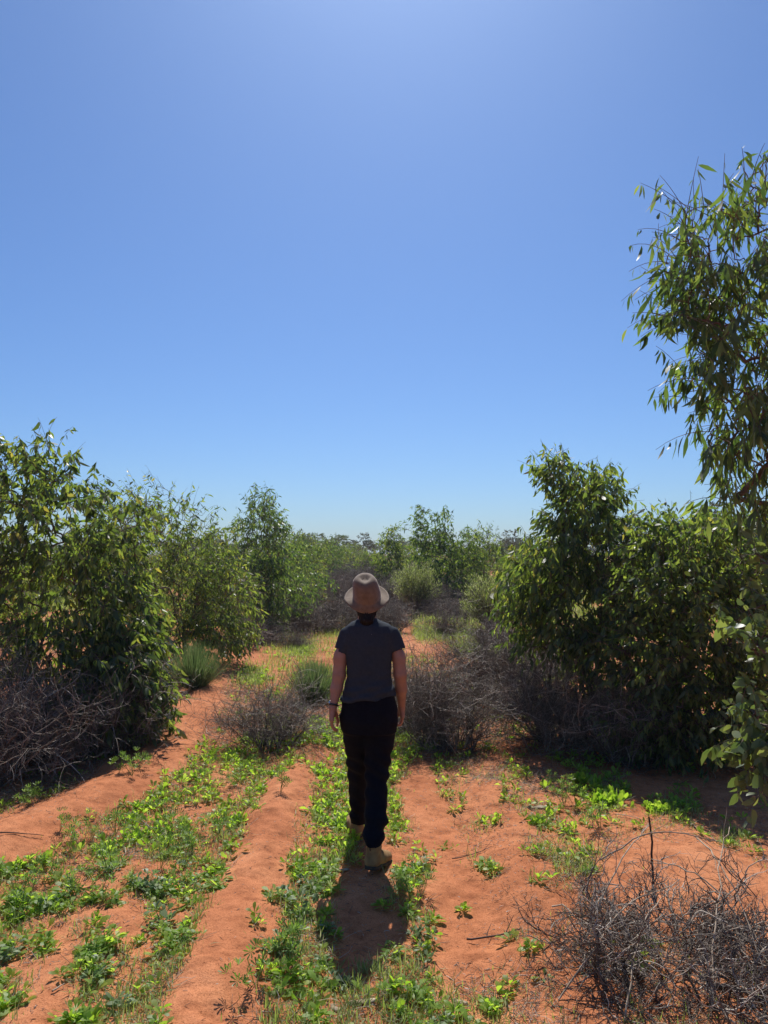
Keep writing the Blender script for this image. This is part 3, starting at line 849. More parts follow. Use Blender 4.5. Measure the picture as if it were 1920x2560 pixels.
t = gum('gum_tree', 9, gz(1110, 25), [
    PL(1062, 1300, 25, 22, 25, .4, 26, .8), PL(1108, 1305, 25, 22, 28, .4, 26, .8), PL(1075, 1350, 25, 38, 28, .6, 60), PL(1150, 1350, 25, 45, 25, .7, 60, .8), PL(1100, 1400, 25, 60, 40, .9, 110),
    PL(1160, 1400, 25, 50, 40, .9, 80), PL(1110, 1460, 24.8, 65, 40, .9, 110), PL(1120, 1500, 24.6, 55, 25, .8, 60), PL(1020, 1320, 25, 14, 8, .3, 4, .6)],
    M['gumdark'], 1.3, L=.15, W=.019, trunk_r=.04, stems=2, twigL=.36)
tag(t, 'dark gum tree with two tall leafy leaders right of the hat', 'tree')
t = gum('gum_tree', 10, gz(1205, 26), [
    PL(1200, 1335, 26, 22, 22, .4, 18, .6), PL(1225, 1350, 26, 25, 18, .4, 18, .6), PL(1190, 1375, 26, 40, 25, .6, 50, .8), PL(1220, 1410, 26, 45, 35, .8, 70)],
    M['gum'], 1.2, L=.15, W=.017, trunk_r=.03, stems=3, twigL=.4)
tag(t, 'wispy gum tree with thin bare tips right of the dark two-leader tree', 'tree')
t = gum('gum_tree', 11, gz(978, 33), [
    PL(980, 1335, 33, 10, 15, .3, 16, .8), PL(978, 1365, 33, 22, 18, .5, 40), PL(975, 1400, 33, 38, 25, .8, 80), PL(985, 1435, 33, 42, 28, .9, 90), PL(1015, 1375, 33, 22, 15, .5, 22, .8)],
    M['gum'], 1.2, L=.17, W=.022, trunk_r=.03, stems=2, twigL=.4)
tag(t, 'small pointed gum tree behind the hat, left of the pale broom bush', 'tree')

# prototypes for the rows that recede and for the distance
def local_gum(name, seed, h, r, n, mat, L, W, nl=(8, 13), twigL=.36, cone=False, tr=.03):
    rng = np.random.default_rng(seed)
    lobes = []
    k = 9
    for i in range(k):
        f = (i + .5) / k
        z = h * (.12 + .8 * f)
        w = r * ((1.05 - f) if cone else math.sqrt(max(.05, 1 - (2 * f - .85) ** 2 / 1.5)))
        a = rng.uniform(0, 6.28)
        o = w * .45 * rng.uniform(.3, 1)
        lobes.append(((o * math.cos(a), o * math.sin(a), z), (w * .75, w * .75, h * .12), n / k * (1.3 - .6 * f), .75 if i == k - 1 else 1))
    return gum(name, seed, (0, 0, 0), lobes, mat, 1.0, L, W, nl, 'lance', twigL, .8, tr, 2)

protos = [local_gum('gum_tree', 21, 3.1, 1.25, 420, M['gum'], .14, .02),
          local_gum('gum_tree', 22, 2.7, 1.35, 420, M['gumdark'], .13, .02),
          local_gum('gum_tree', 23, 3.3, 1.1, 380, M['gum'], .14, .02, cone=True),
          local_gum('gum_tree', 24, 2.3, 1.45, 400, M['gum'], .14, .022)]
rng = np.random.default_rng(77)
def place(o, x, y, s, rz, sz=1.0, dz=0.0):
    o.location = (x, y, float(hgt(x, y)) + dz); o.rotation_euler = (0, 0, rz); o.scale = (s, s, s * sz)
def XY(px, Y): return (px - 960) / FPX * Y
# (proto, px, Y, scale, zscale, label, group)
mid = [
    (1, 735, 20.5, .74, 1, 'bushy gum tree just left of the dead scrub, behind the conical tree', None),
    (3, 555, 21, .95, 1, 'rounded gum shrub between the arching gum and the conical tree', None),
    (3, 935, 46, .9, 1, 'small round gum tree on the skyline just left of the pointed one', None),
    (0, 300, 17, .8, .85, 'gum tree seen through gaps behind the large left tree', None),
]
rows = []
for Y, X, pi, s in [(24, -3.4, 3, 1.0), (28, -3.6, 1, .98), (32, -3.5, 0, .9), (37, -3.6, 3, 1.05), (43, -3.4, 1, .98), (50, -3.4, 0, .92), (58, -3.4, 3, 1.05), (68, -3.2, 1, 1.0), (80, -3.0, 0, .95)]:
    rows.append((pi, 960 + X / Y * FPX, Y, s, 1, 'gum tree in the receding row beyond the conical tree on the left', 'gum trees receding on the left'))
for Y, X, pi, s in [(30, 3.4, 3, .75), (36, 3.9, 1, .8), (41, 2.6, 0, .75), (48, 4.2, 3, .9), (56, 3.2, 1, .85), (66, 2.4, 0, .85), (78, 4.6, 3, .9)]:
    rows.append((pi, 960 + X / Y * FPX, Y, s, 1, 'gum tree in the receding row beyond the two-leader tree on the right', 'gum trees receding on the right'))
for k in range(230):
    Y = rng.uniform(17, 105); sd_ = -1 if k % 2 else 1
    X = sd_ * (4.6 + rng.uniform(0, .6) * Y)
    rows.append((int(rng.integers(0, 4)), 960 + X / Y * FPX, Y, rng.uniform(.55, .85), 1,
        'BG', 'background gum scrub, ' + ('left' if sd_ < 0 else 'right')))
BGT = []
for k in range(80):
    Y = rng.uniform(60, 130); X = rng.uniform(-.22, .26) * Y
    rows.append((int(rng.integers(0, 4)), 960 + X / Y * FPX, Y, rng.uniform(.6, .85), 1, 'BG', 'b'))
used = set()
for (pi, px, Y, s, sz, lab, grp) in mid + rows:
    if pi in used: o = copy_tree(protos[pi])
    else: o = protos[pi]; used.add(pi)
    place(o, XY(px, Y), Y, s, rng.uniform(0, 6.28), sz)
    tag(o, lab, 'tree', grp)
    if grp: BGT.append((o, XY(px, Y), Y, 'green gum shrub' if lab == 'BG' else 'row gum tree'))
    if not grp and 'group' in o: del o['group']

# far mallee trees: umbrella tops on bare forked stems
def mallee(seed, h, r, mat):
    rng = np.random.default_rng(seed)
    lobes = []
    for i in range(8):
        a = rng.uniform(0, 6.28); o = r * rng.uniform(.2, .85)
        lobes.append(((o * math.cos(a), o * math.sin(a), h * rng.uniform(.62, .95)), (r * .38, r * .38, h * .09), 34))
    lobes.append(((0, 0, h * .5), (r * .8, r * .8, h * .2), 40))
    return gum('mallee_tree', seed, (0, 0, 0), lobes, mat, 1.0, .26, .045, (7, 11), 'lance', .5, .5, .09, 3)
mp = [mallee(31, 5.2, 2.6, M['far']), mallee(32, 4.6, 2.9, M['far']), mallee(33, 5.8, 2.4, M['farbrown'])]
fl = []
for px, Y, s, k, lab in [(765, 105, .95, 0, 'flat-topped mallee tree on the skyline left of the hat'), (1345, 62, .72, 1, 'round mallee crown on the skyline left of the pointed right tree'),
                         (1745, 60, 1.0, 0, 'brown-green mallee crown above the dark rounded shrub'), (1820, 56, 1.0, 2, 'tall brownish mallee behind the right trees, right of the first'),
                         (1900, 58, .95, 0, 'brownish mallee crown at the right edge of the skyline'), (905, 110, .9, 2, 'dark mallee tree on the skyline directly above the hat'),
                         (1650, 64, .8, 1, 'low mallee crown showing behind the pointed right tree')]:
    fl.append((px, Y, s, k, lab, None))
for k in range(95):
    Y = rng.uniform(110, 230); px = rng.uniform(-100, 2020)
    fl.append((px, Y, rng.uniform(.6, 1.05), int(rng.integers(0, 3)), 'dark tree in the continuous tree line along the horizon', 'trees along the horizon'))
used = set()
HZ = []
for (px, Y, s, k, lab, grp) in fl:
    if k in used: o = copy_tree(mp[k])
    else: o = mp[k]; used.add(k)
    place(o, XY(px, Y), Y, s, rng.uniform(0, 6.28), rng.uniform(.8, 1.0))
    tag(o, lab, 'tree', grp)
    if grp: HZ.append((o, XY(px, Y), Y, 'horizon tree'))
    if not grp and 'group' in o: del o['group']
SIDES = [(300, 'above the far left tree'), (520, 'above the arching left tree'), (760, 'around the conical tree'), (960, 'left above the hat'), (1200, 'right of the hat'), (1400, 'left of the pointed right tree'), (1700, 'behind the pointed right tree'), (9999, 'at far right')]

# pale feathery broom bushes
def broom(seed, h, r, n=900):
    rng = np.random.default_rng(seed)
    a = rng.uniform(0, 6.28, n); el = rng.uniform(.05, 1.0, n) ** .6
    d = np.stack([np.cos(a) * np.sqrt(1 - el ** 2 * .8) * r, np.sin(a) * np.sqrt(1 - el ** 2 * .8) * r, .3 * h + .75 * h * el], 1)
    L = rng.uniform(.72, 1.05, n)
    T = 6; tt = np.linspace(0, 1, T)
    pts = d[:, None] * (L[:, None] * tt)[..., None] * np.array([1, 1, 1.0])
    pts[..., :2] *= (tt ** .6)[None, :, None]
    pts += rng.normal(size=pts.shape) * .015
    st = Acc(); tubes(st, pts, np.broadcast_to(np.linspace(.004, .0015, T), (n, T)).copy(), 3)
    lf = Acc()
    I = np.repeat(np.arange(n), 14); t = rng.uniform(.45, 1.02, len(I)); seg = np.minimum(t, .999) * (T - 1); i0 = seg.astype(int); f = (seg - i0)[:, None]
    pos = pts[I, i0] * (1 - f) + pts[I, i0 + 1] * f
    dd = nrm(nrm(d)[I] + rng.normal(size=(len(I), 3)) * .45 + np.array([0, 0, .3]))
    leaves(lf, pos, dd, nrm(rng.normal(size=(len(I), 3))), rng.uniform(.05, .09, len(I)), np.full(len(I), .0065), np.zeros(len(I)), 'thin')
    root = bpy.data.objects.new('broom_bush', None); C.collection.objects.link(root)
    link('stems', st.mesh('broom_stems', [M['scrub']]), root)
    link('foliage', lf.mesh('broom_foliage', [M['broom']]), root)
    return root
b = broom(41, 1.45, .75); place(b, XY(1040, 22.5), 22.5, 1.02, 0)
tag(b, 'pale yellow-green feathery bush just right of the hat', 'bush')
b = broom(42, 1.4, .8); place(b, XY(1225, 17.5), 17.5, .95, 0)
tag(b, 'pale grey-green feathery bush left of the pointed right tree', 'bush')
b = broom(43, 1.2, .7); place(b, XY(1010, 26), 26, .95, 1)
tag(b, 'small silvery feathery bush behind the yellow-green one', 'bush')

# ------------------------------------------------------------------ dead shrubs
def grow(rng, start, d, L, Pn, wig, up=0.0, grav=0.0):
    N = len(start); pts = np.zeros((N, Pn, 3)); pts[:, 0] = start
    d = nrm(d); h = (L / (Pn - 1))[:, None]
    for i in range(1, Pn):
        d = nrm(d + rng.normal(size=d.shape) * wig + np.array([0, 0, up - grav * i / Pn]))
        pts[:, i] = pts[:, i - 1] + d * h
    return pts

def dead(name, seed, rx, ry, h, n0, k1, k2, k3=0, mat='twig', tuft=1.0, r0=.006, wig=.22, flat=.6):
    rng = np.random.default_rng(seed); acc = Acc()
    a = rng.uniform(0, 6.28, n0); q = rng.uniform(0, 1, n0) ** .5
    st = np.stack([np.cos(a) * rx * q * .5, np.sin(a) * ry * q * .5, np.full(n0, -.03)], 1)
    lean = rng.uniform(.1, 1.0, n0) * flat
    dirn = np.stack([np.cos(a) * lean * rx / h * 1.2, np.sin(a) * lean * ry / h * 1.2, np.full(n0, 1.0)], 1) + rng.normal(size=(n0, 3)) * .2
    L0 = h * rng.uniform(.7, 1.25, n0)
    P0 = grow(rng, st, dirn, L0, 9, wig * .8, 0, .12)
    tubes(acc, P0, np.geomspace(r0 * 1.3, r0 * .3, 9)[None] * rng.uniform(.5, 1.7, (n0, 1)), 4)
    prev, pl, r = P0, L0, r0 * .55
    for k, f, Pn in ((k1, .55, 7), (k2, .5, 6), (k3, .5, 5)):
        if not k: break
        N = len(prev) * k; I = np.repeat(np.arange(len(prev)), k)
        pn = prev.shape[1]; t = rng.uniform(.15, .98, N) * (pn - 1); i0 = np.minimum(t.astype(int), pn - 2); fr = (t - i0)[:, None]
        s = prev[I, i0] * (1 - fr) + prev[I, i0 + 1] * fr
        pd = nrm(prev[I, i0 + 1] - prev[I, i0])
        d = pd * .6 + nrm(rng.normal(size=(N, 3))) * .9 + np.array([0, 0, .15])
        L = pl[I] * f * rng.uniform(.5, 1.3, N)
        pts = grow(rng, s, d, L, Pn, wig, .02, .05)
        pts[..., 2] = np.maximum(pts[..., 2], .004)
        tubes(acc, pts, np.linspace(r, r * .4, Pn)[None] * rng.uniform(.6, 1.3, (N, 1)), 3)
        prev, pl, r = pts, L, r * .62
    return link(name, acc.mesh(name, [M[mat]]))

def put(o, px, Y, s=1, rz=0, label='', cat='shrub', group=None, sz=1):
    place(o, XY(px, Y), Y, s, rz, sz); tag(o, label, cat, group); return o

put(dead('dead_shrub', 51, .72, .55, .36, 62, 7, 5, 2, r0=.0062, wig=.28, flat=1.0), 1650, 3.42, 1, .3, 'sprawling tangle of bare grey twigs in the bottom right corner')
put(dead('dead_shrub', 52, .5, .45, .66, 80, 9, 6, 2, r0=.005), 1120, 7.3, 1, 0, 'bare brown shrub right behind the person, right side, knee to waist high')
put(dead('dead_shrub', 64, .5, .45, .26, 26, 6, 4, 2, r0=.0055, wig=.27, flat=1.0), 1900, 3.3, 1, 1.3, 'grey twig tangle cut by the right edge, joined to the corner tangle')
o = put(dead('dead_shrub', 53, .4, .35, .58, 60, 8, 5, 2, r0=.005), 1000, 8.2, 1.0, 0, 'bare brown shrub showing beside the person\'s right arm')
put(dead('dead_shrub', 54, .46, .4, .52, 62, 8, 5, 2, r0=.0045), 680, 7.2, 1, 0, 'bare twiggy shrub left of the person, in front of the grass tuft')
put(dead('dead_shrub', 55, .55, .5, .78, 80, 9, 5, 2, r0=.006, mat='twig'), 1240, 9.6, 1.05, 0, 'tall bare brush between the path and the pointed right tree')
put(dead('dead_shrub', 56, .6, .5, .66, 80, 9, 5, 2, r0=.006, mat='twig'), 1400, 7.5, 1, 0, 'dark bare brush at the foot of the pointed right tree')
put(dead('dead_shrub', 57, .6, .5, .55, 70, 9, 5, 2, r0=.006, mat='twig'), 1570, 6.9, 1, 0, 'low bare brush in the shade of the dark rounded shrub')
put(dead('dead_shrub', 58, .75, .6, .85, 80, 8, 4, 2, r0=.007, mat='twig', flat=.9), 0, 6.9, .95, 0, 'big dark heap of dead branches at the lower left edge')
put(dead('dead_shrub', 59, .6, .5, .6, 66, 8, 4, 2, r0=.006, mat='twig', flat=1), 230, 6.9, 1.1, 0, 'dark dead brush under the large left tree, right of the heap')
put(dead('dead_shrub', 60, .6, .5, .8, 66, 8, 4, 2, r0=.007, mat='twig', flat=1), -80, 6.1, 1, 0, 'dead brush cut off by the left edge of the picture')

sp = [dead('dead_scrub', 61, .6, .6, .62, 60, 8, 4, 0, 'scrub', r0=.007), dead('dead_scrub', 62, .7, .7, .55, 70, 8, 4, 0, 'scrub', r0=.007),
      dead('dead_scrub', 63, .5, .5, .7, 55, 8, 5, 0, 'scrub', r0=.007)]
rng = np.random.default_rng(5)
spots = [(735, 14.8, .62, 'low dead bush on the sand beside the left trees', None), (645, 15.5, .9, 'dead bush at the foot of the conical tree', None),
         (620, 14.0, .7, 'dead twigs under the arching gum tree\'s right side', None), (1385, 11.5, .9, 'dead bush behind the tall bare brush', None),
         (1240, 15, .8, 'dead bush at the foot of the grey-green feathery bush', None), (1120, 17.2, .75, 'dead bush in front of the dark two-leader tree', None),
         (1310, 12.2, .8, 'dead bush in the gap before the right trees', None)]
for k in range(120):
    Y = 17.5 + 50 * rng.uniform(0, 1) ** 1.6
    lo, hi = (-3.3, 3.2) if Y < 40 else (-3.6, 3.0)
    X = rng.uniform(lo, hi)
    if Y < 20 and X > 1.6: X -= 2
    if Y < 24 and abs(X - .8) < .6: Y += 6
    spots.append((960 + X / Y * FPX, Y, rng.uniform(.75, 1.2) * min(1.45, 1 + max(0, Y - 20) / 45), 'dead grey-brown scrub bush in the thicket beyond the grassy clearing', 'dead scrub beyond the clearing'))
SCR = []
used = set()
for i, (px, Y, s, lab, grp) in enumerate(spots):
    k = i % 3
    if k in used: o = copy_tree(sp[k])
    else: o = sp[k]; used.add(k)
    put(o, px, Y, s, rng.uniform(0, 6.28), lab, 'shrub', grp, rng.uniform(.85, 1.1))
    if grp: SCR.append((o, XY(px, Y), Y, 'dead scrub bush'))
    if not grp and 'group' in o: del o['group']

DB = [(30, 'nearest of them'), (50, 'middle distance'), (75, 'far back'), (9999, 'farthest back')]
def label_far():
    label_cells(BGT, SIDES, DB, {'green gum shrub': 'background gum scrub', 'row gum tree': 'gum trees in the receding rows'})
    label_cells(HZ, SIDES, [(150, 'nearer part'), (9999, 'farther part')], {'horizon tree': 'trees along the horizon'})
    label_cells(SCR, [(800, 'left of the hat'), (930, 'behind the hat'), (1060, 'just right of the hat'), (9999, 'well right of the hat')],
                [(20, 'front of the thicket'), (25, 'second rank'), (32, 'middle of the thicket'), (38, 'back of the thicket'), (48, 'behind the thicket'), (9999, 'farthest back')], {'dead scrub bush': 'dead scrub beyond the clearing'})
label_far()

# grass tufts
def tussock(seed, h, r, n=900):
    rng = np.random.default_rng(seed); acc = Acc()
    a = rng.uniform(0, 6.28, n); q = rng.uniform(0, 1, n)
    st = np.stack([np.cos(a) * r * .25 * q, np.sin(a) * r * .25 * q, np.full(n, -.02)], 1)
    d = nrm(np.stack([np.cos(a) * q, np.sin(a) * q, rng.uniform(.55, 1.4, n)], 1) + rng.normal(size=(n, 3)) * .12)
    L = h * rng.uniform(.6, 1.2, n)
    leaves(acc, st, d, np.stack([np.cos(a), np.sin(a), np.full(n, .4)], 1), L, rng.uniform(.0016, .003, n), rng.uniform(-.1, .35, n), 'lance')
    return link('grass_tuft', acc.mesh('grass_tuft', [M['tuss']]))
put(tussock(71, .56, .45, 2200), 492, 9.7, 1, 0, 'fine green grass tuft on the sand track at left', 'grass tuft')
put(tussock(72, .5, .42, 2000), 785, 9.3, 1, 0, 'fine green grass tuft beside the person\'s left arm', 'grass tuft')

# ------------------------------------------------------------------ weeds, grass and litter
ROWS = """bbbbbbbbbtgg.dtttggggtbbbbbbbbbb
bbbbbbbb...tgttgt..gggttbbbbbbbb
bbbbbbbb...tt.tttt...gttbbbbbbbb
bbbbbbb..lgttgtttttttgttbbbbbbbb
bbbbbbt..ttttdtdtttttgltbbbbbbbb
bbbbbb...tttt.ddtttttlltbbbbbbbb
bbbbbb...ttdtddddttttlltbbbbbbbb
bbbbbt..ttddddddddttl.ltltbbbbbb
bbbbt..ddddll.ddd.lt.l.ll.bbbbbb
bttt.dddd.dd.dddd.lttlt.dl......
tll..dddd.dd.dddddl..tt.dd..l...
l....dd..dd..dddddl..ltldd.gg...
..llddddldd.ldd.dllll.dlll.lll..
.dddddddlgg.ldd.l.ll..ld.lll..g.
lddddtgggdd.lgg..l.l..gggl......
dddtdl.dddl.dd..dd.ll..gggtttttt
dtl..ldddd..dg..ddl...lttttttttt
ddlllldlg.lgg...dlll....tttttttt
dld...d.g.llgg...dl....ttttttttt
dd.l..ddg.l.gg...dd.ll.ttttttttt
dd.lddddg.ldgg..dg....lttttttttt
ll.ddgdggl.dgg.gggl.ttt.tttttttt
dl.dddggt..dgdgtgggttttt.ttttttt
dl.gdggt..lgglgggggggttt..tttttt
l..dggg..llggdgdgggggttt..gttttt""".split('\n')
GR = np.array([[ord(c) for c in r.strip().ljust(32, '.')[:32]] for r in ROWS])

BARE = [([(-60, 2150), (20, 2120), (150, 2040), (300, 1965), (400, 1880), (470, 1780), (530, 1700), (590, 1640), (640, 1600)], .30, .45),
        ([(500, 2620), (540, 2450), (600, 2260), (665, 2080), (730, 1950)], .11, 0),
        ([(1170, 2330), (1140, 2180), (1090, 2060), (1040, 1960)], .12, .1), ([(1760, 2230), (1900, 2280)], .5, 0), ([(1000, 1500), (1030, 1640)], .12, 0)]
BARE = [([G(*p) for p in pts], w, f) for pts, w, f in BARE]
def bare(x, y):
    k = np.ones(np.shape(x))
    for pts, w, f in BARE:
        d = segdist(x, y, pts) + .10 * vnoise(np.asarray(x) * 3.1, np.asarray(y) * 3.1, 61)
        k = np.minimum(k, np.clip((d - w) / .09, .015, 1))
    return k

def cell(rng, x, y, jit=16):
    px, py = proj(x, y)
    k = jit
    px = px + rng.normal(size=len(x)) * k; py = py + rng.normal(size=len(x)) * k * .6
    ci = np.clip((px // 60).astype(int), 0, 31); ri = np.clip(((py - 1560) // 40).astype(int), 0, 24)
    c = GR[ri, ci]
    farm = (py < 1560)
    nz = vnoise(x * .8, y * .5, 40)
    c = np.where(farm, np.where(nz > .03, ord('g'), np.where(nz > -.1, ord('t'), np.where(nz > -.16, ord('l'), ord('.')))), c)
    return c

def scatter(seed, dens, y0, y1, jit=16, noise_s=2.3, halfw=.56):
    """random ground points accepted with a density per cell code (per m2)"""
    rng = np.random.default_rng(seed)
    mx = max(dens.values())
    area = halfw * (y1 ** 2 - y0 ** 2)
    n = int(area * mx)
    y = np.sqrt(rng.uniform(y0 ** 2, y1 ** 2, n)); x = rng.uniform(-halfw, halfw, n) * y
    c = cell(rng, x, y, jit)
    p = np.zeros(n)
    for k, v in dens.items(): p[c == ord(k)] = v / mx
    p *= np.clip(.35 + 1.9 * (vnoise(x * noise_s, y * noise_s, seed) + .5) ** 1.2, 0, 1.6)
    ok = rng.uniform(size=n) < p * bare(x, y)
    shade = (np.hypot(x + .02, y - 4.62) < .14)
    ok &= ~shade
    return x[ok], y[ok], c[ok], rng

# weed prototypes (rosettes of toothed oval leaves); a batch function also used for the stuff
def rosette(rng, pos, size, nl, spread, acc):
    N = len(pos)
    I = np.repeat(np.arange(N), nl)
    a = rng.uniform(0, 6.28, len(I)); el = rng.uniform(.15, 1.15, len(I)) * spread
    d = np.stack([np.cos(a) * np.cos(el), np.sin(a) * np.cos(el), np.sin(el)], 1)
    L = size[I] * rng.uniform(.5, 1.15, len(I)); W = L * rng.uniform(.13, .23, len(I))
    p = pos[I] + d * .006 + np.array([0, 0, .004])
    up = nrm(np.array([0, 0, 1.0]) + rng.normal(size=(len(I), 3)) * .4)
    leaves(acc, p, d, up, L, W, rng.normal(.2, .2, len(I)), 'spat', side=rng.normal(0, .12, len(I)), fold=.25)

wprot = []
for k in range(8):
    r_ = np.random.default_rng(300 + k); acc = Acc()
    pos = np.array([[0, 0, 0]] + [[r_.normal() * .022, r_.normal() * .022, r_.uniform(0, .03)] for _ in range(k % 4)])
    rosette(r_, pos, np.full(len(pos), .057), 9 + k % 3, [.8, .65, 1.0, .5][k % 4], acc)
    if k % 2:
        P0 = grow(r_, np.zeros((3, 3)) - np.array([0, 0, .01]), np.array([[0, 0, 1.]] * 3) + r_.normal(size=(3, 3)) * .35, np.full(3, .065), 4, .15)
        tubes(acc, P0, np.full((3, 4), .0016), 3, 0)
        rosette(r_, P0[:, -1], np.full(3, .04), 6, 1, acc)
    wprot.append(acc.mesh('broadleaf_weed', [M['weedgrey' if k == 5 else 'weed']]))

x, y, c, rg = scatter(101, {'d': 155, 'l': 34, 'g': 60, 't': 9, 'b': 3, '.': .8}, 2.75, 15, 7, 3.8)
x = np.concatenate([x, XY(np.array([520, 1230, 2005 - 30, 1395, 1225, 1140]), 4.2)]); y = np.concatenate([y, np.array([5.2, 4.5, 4.7, 4.4, 5.8, 4.0])])
ord_ = np.argsort(y)
x, y = x[ord_], y[ord_]
NI = 290
WEEDS = []
for i in range(min(NI, len(x))):
    o = bpy.data.objects.new('broadleaf_weed', wprot[int(rg.integers(0, 8))])
    C.collection.objects.link(o)
    s = rg.uniform(.65, 1.25)
    o.location = (x[i], y[i], float(hgt(x[i], y[i]))); o.rotation_euler = (rg.normal() * .1, rg.normal() * .1, rg.uniform(0, 6.28)); o.scale = (s, s, s * rg.uniform(.6, .95))
    tag(o, None, 'weed'); WEEDS.append((o, x[i], y[i], 'broad-leaved weed'))
acc = Acc()
xr, yr = x[NI:], y[NI:]
pos = np.stack([xr, yr, hgt(xr, yr)], 1)
rosette(rg, pos, rg.uniform(.035, .068, len(pos)), 11, .8, acc)
pos2 = pos + rg.normal(size=pos.shape) * np.array([.04, .04, 0]); pos2[:, 2] = hgt(pos2[:, 0], pos2[:, 1]) + .01
rosette(rg, pos2, rg.uniform(.03, .065, len(pos2)), 8, 1.15, acc)
tag(link('leafy_groundcover', acc.mesh('leafy_groundcover', [M['weed']])), 'bright green leafy weeds spreading over the sand', 'ground cover', kind='stuff')

# lupins: upright stems with palmate fans
def lupin_mesh(seed):
    r_ = np.random.default_rng(seed); acc = Acc(); n = 5
    P0 = grow(r_, np.zeros((n, 3)) - np.array([0, 0, .01]), np.array([[0, 0, 1.]] * n) + r_.normal(size=(n, 3)) * .35, r_.uniform(.08, .17, n), 5, .1)
    tubes(acc, P0, np.full((n, 5), .0018), 3)
    for tip in P0[:, -1]:
        for q in range(3):
            base = tip + r_.normal(size=3) * .016
            ax = nrm(np.array([0, 0, 1.0]) + r_.normal(size=3) * .4); k = 8
            a = np.arange(k) * 6.28 / k; u = nrm(np.cross(ax, [1, 0, .1])); v = np.cross(ax, u)
            d = ax * .55 + u * np.cos(a)[:, None] * .85 + v * np.sin(a)[:, None] * .85
            leaves(acc, np.repeat(base[None], k, 0), d, np.repeat(ax[None], k, 0), np.full(k, .034), np.full(k, .0036), np.full(k, -.15), 'fan', fold=.3)
    return acc.mesh('lupin_plant', [M['lupin']])
lprot = [lupin_mesh(400 + k) for k in range(4)]
lup = [(235, 2080), (290, 2070), (185, 2110), (150, 2080), (270, 2170), (300, 1935), (330, 1945), (345, 1930), (420, 2045), (440, 2100), (500, 2060), (545, 2075), (400, 2160), (190, 2215), (250, 2240),
       (480, 2120), (690, 2390), (720, 2410), (640, 2470), (1030, 2240), (1050, 2230), (700, 1990), (75, 1995), (90, 1990), (1410, 2000), (1440, 2010), (1380, 1960), (1500, 2070), (60, 2260), (110, 2190), (560, 1950), (600, 1935)]
for i, (px, py) in enumerate(lup):
    q = G(px, py + 18)
    o = bpy.data.objects.new('lupin_plant', lprot[i % 4]); C.collection.objects.link(o)
    o.location = (q[0], q[1], float(hgt(q[0], q[1]))); o.rotation_euler = (0, 0, i * 1.7); s = .85 + .35 * ((i * 37) % 10) / 10; o.scale = (s, s, s)
    tag(o, None, 'plant'); WEEDS.append((o, q[0], q[1], 'fan-leaved lupin plant'))

label_cells(WEEDS, [(70, 'at the left edge'), (230, 'near the left edge'), (400, 'on the left'), (600, 'left of centre'), (760, 'near the left track'), (960, 'by the shadow'), (1130, 'right of the shadow'), (1400, 'on the right track'), (9999, 'on the right')],
            [(3.02, 'along the very bottom'), (3.2, 'at the bottom edge'), (3.4, 'nearly at the bottom'), (3.7, 'beside the shadow head'), (4.1, 'beside the shadow'), (4.6, 'level with the near boot'), (5.2, 'level with the far boot'), (9999, 'beyond the boots')],
            {'broad-leaved weed': 'broad-leaved weeds on the sand', 'fan-leaved lupin plant': 'fan-leaved plants on the sand'})

# leafy clumps on the right
def clump(seed, n, size, r):
    r_ = np.random.default_rng(seed); acc = Acc()
    pos = np.stack([r_.normal(size=n) * r, r_.normal(size=n) * r, np.zeros(n)], 1)
    I = np.repeat(np.arange(n), 9)
    a = r_.uniform(0, 6.28, len(I)); el = r_.uniform(.7, 1.45, len(I))
    d = np.stack([np.cos(a) * np.cos(el), np.sin(a) * np.cos(el), np.sin(el)], 1)
    L = size * r_.uniform(.6, 1.2, len(I))
    leaves(acc, pos[I], d, nrm(r_.normal(size=(len(I), 3))), L, L * .16, r_.normal(.1, .2, len(I)), 'spat', fold=.2)
    return link('leafy_clump', acc.mesh('leafy_clump', [M['weed']]))
for px, py, n, sz, r, lab in [(1510, 2015, 15, .095, .05, 'dense clump of upright bright leaves at the edge of the right shadow'),
                              (1450, 1955, 11, .085, .026, 'smaller leafy clump just behind the dense one on the right'),
                              (1640, 2030, 22, .06, .035, 'small round ferny clump alone on the right sand')]:
    q = G(px, py); o = clump(500 + px, n, sz, r); o.location = (q[0], q[1], float(hgt(q[0], q[1])) - .005); tag(o, lab, 'weed')

# grass blades (uncountable)
def blades(x, y, rng, h, w, lean, acc):
    n = len(x)
    p = np.stack([x, y, hgt(x, y) - .004], 1)
    a = rng.uniform(0, 6.28, n); le = rng.uniform(.1, lean, n)
    d = nrm(np.stack([np.cos(a) * le, np.sin(a) * le, np.ones(n)], 1))
    leaves(acc, p, d, np.stack([-np.sin(a), np.cos(a), rng.normal(size=n) * .3], 1) * 0 + np.stack([np.cos(a), np.sin(a), np.full(n, .3)], 1), h, w, rng.normal(-.1, .35, n), 'thin')
acc = Acc()
x, y, c, rg = scatter(201, {'g': 8000, 'd': 2600, 'l': 1200, 't': 800, 'b': 300, '.': 6}, 2.75, 9, 10, 5.5)
kx = x + rg.normal(size=len(x)) * .006
blades(kx, y, rg, rg.uniform(.018, .065, len(x)) * (.7 + .8 * (vnoise(x * 3, y * 3, 9) + .5)), rg.uniform(.0014, .0028, len(x)), 2.2, acc)
x, y, c, rg = scatter(202, {'g': 1800, 'd': 700, 'l': 300, 't': 260, 'b': 60, '.': 3}, 9, 19, 16, 2.0)
blades(x, y, rg, rg.uniform(.06, .16, len(x)), rg.uniform(.003, .006, len(x)), 1.2, acc)
x, y, c, rg = scatter(203, {'g': 240, 't': 60, 'b': 12, '.': 3}, 19, 60, 5, .7, .8)
blades(x, y, rg, rg.uniform(.12, .3, len(x)), rg.uniform(.006, .014, len(x)), 1.1, acc)
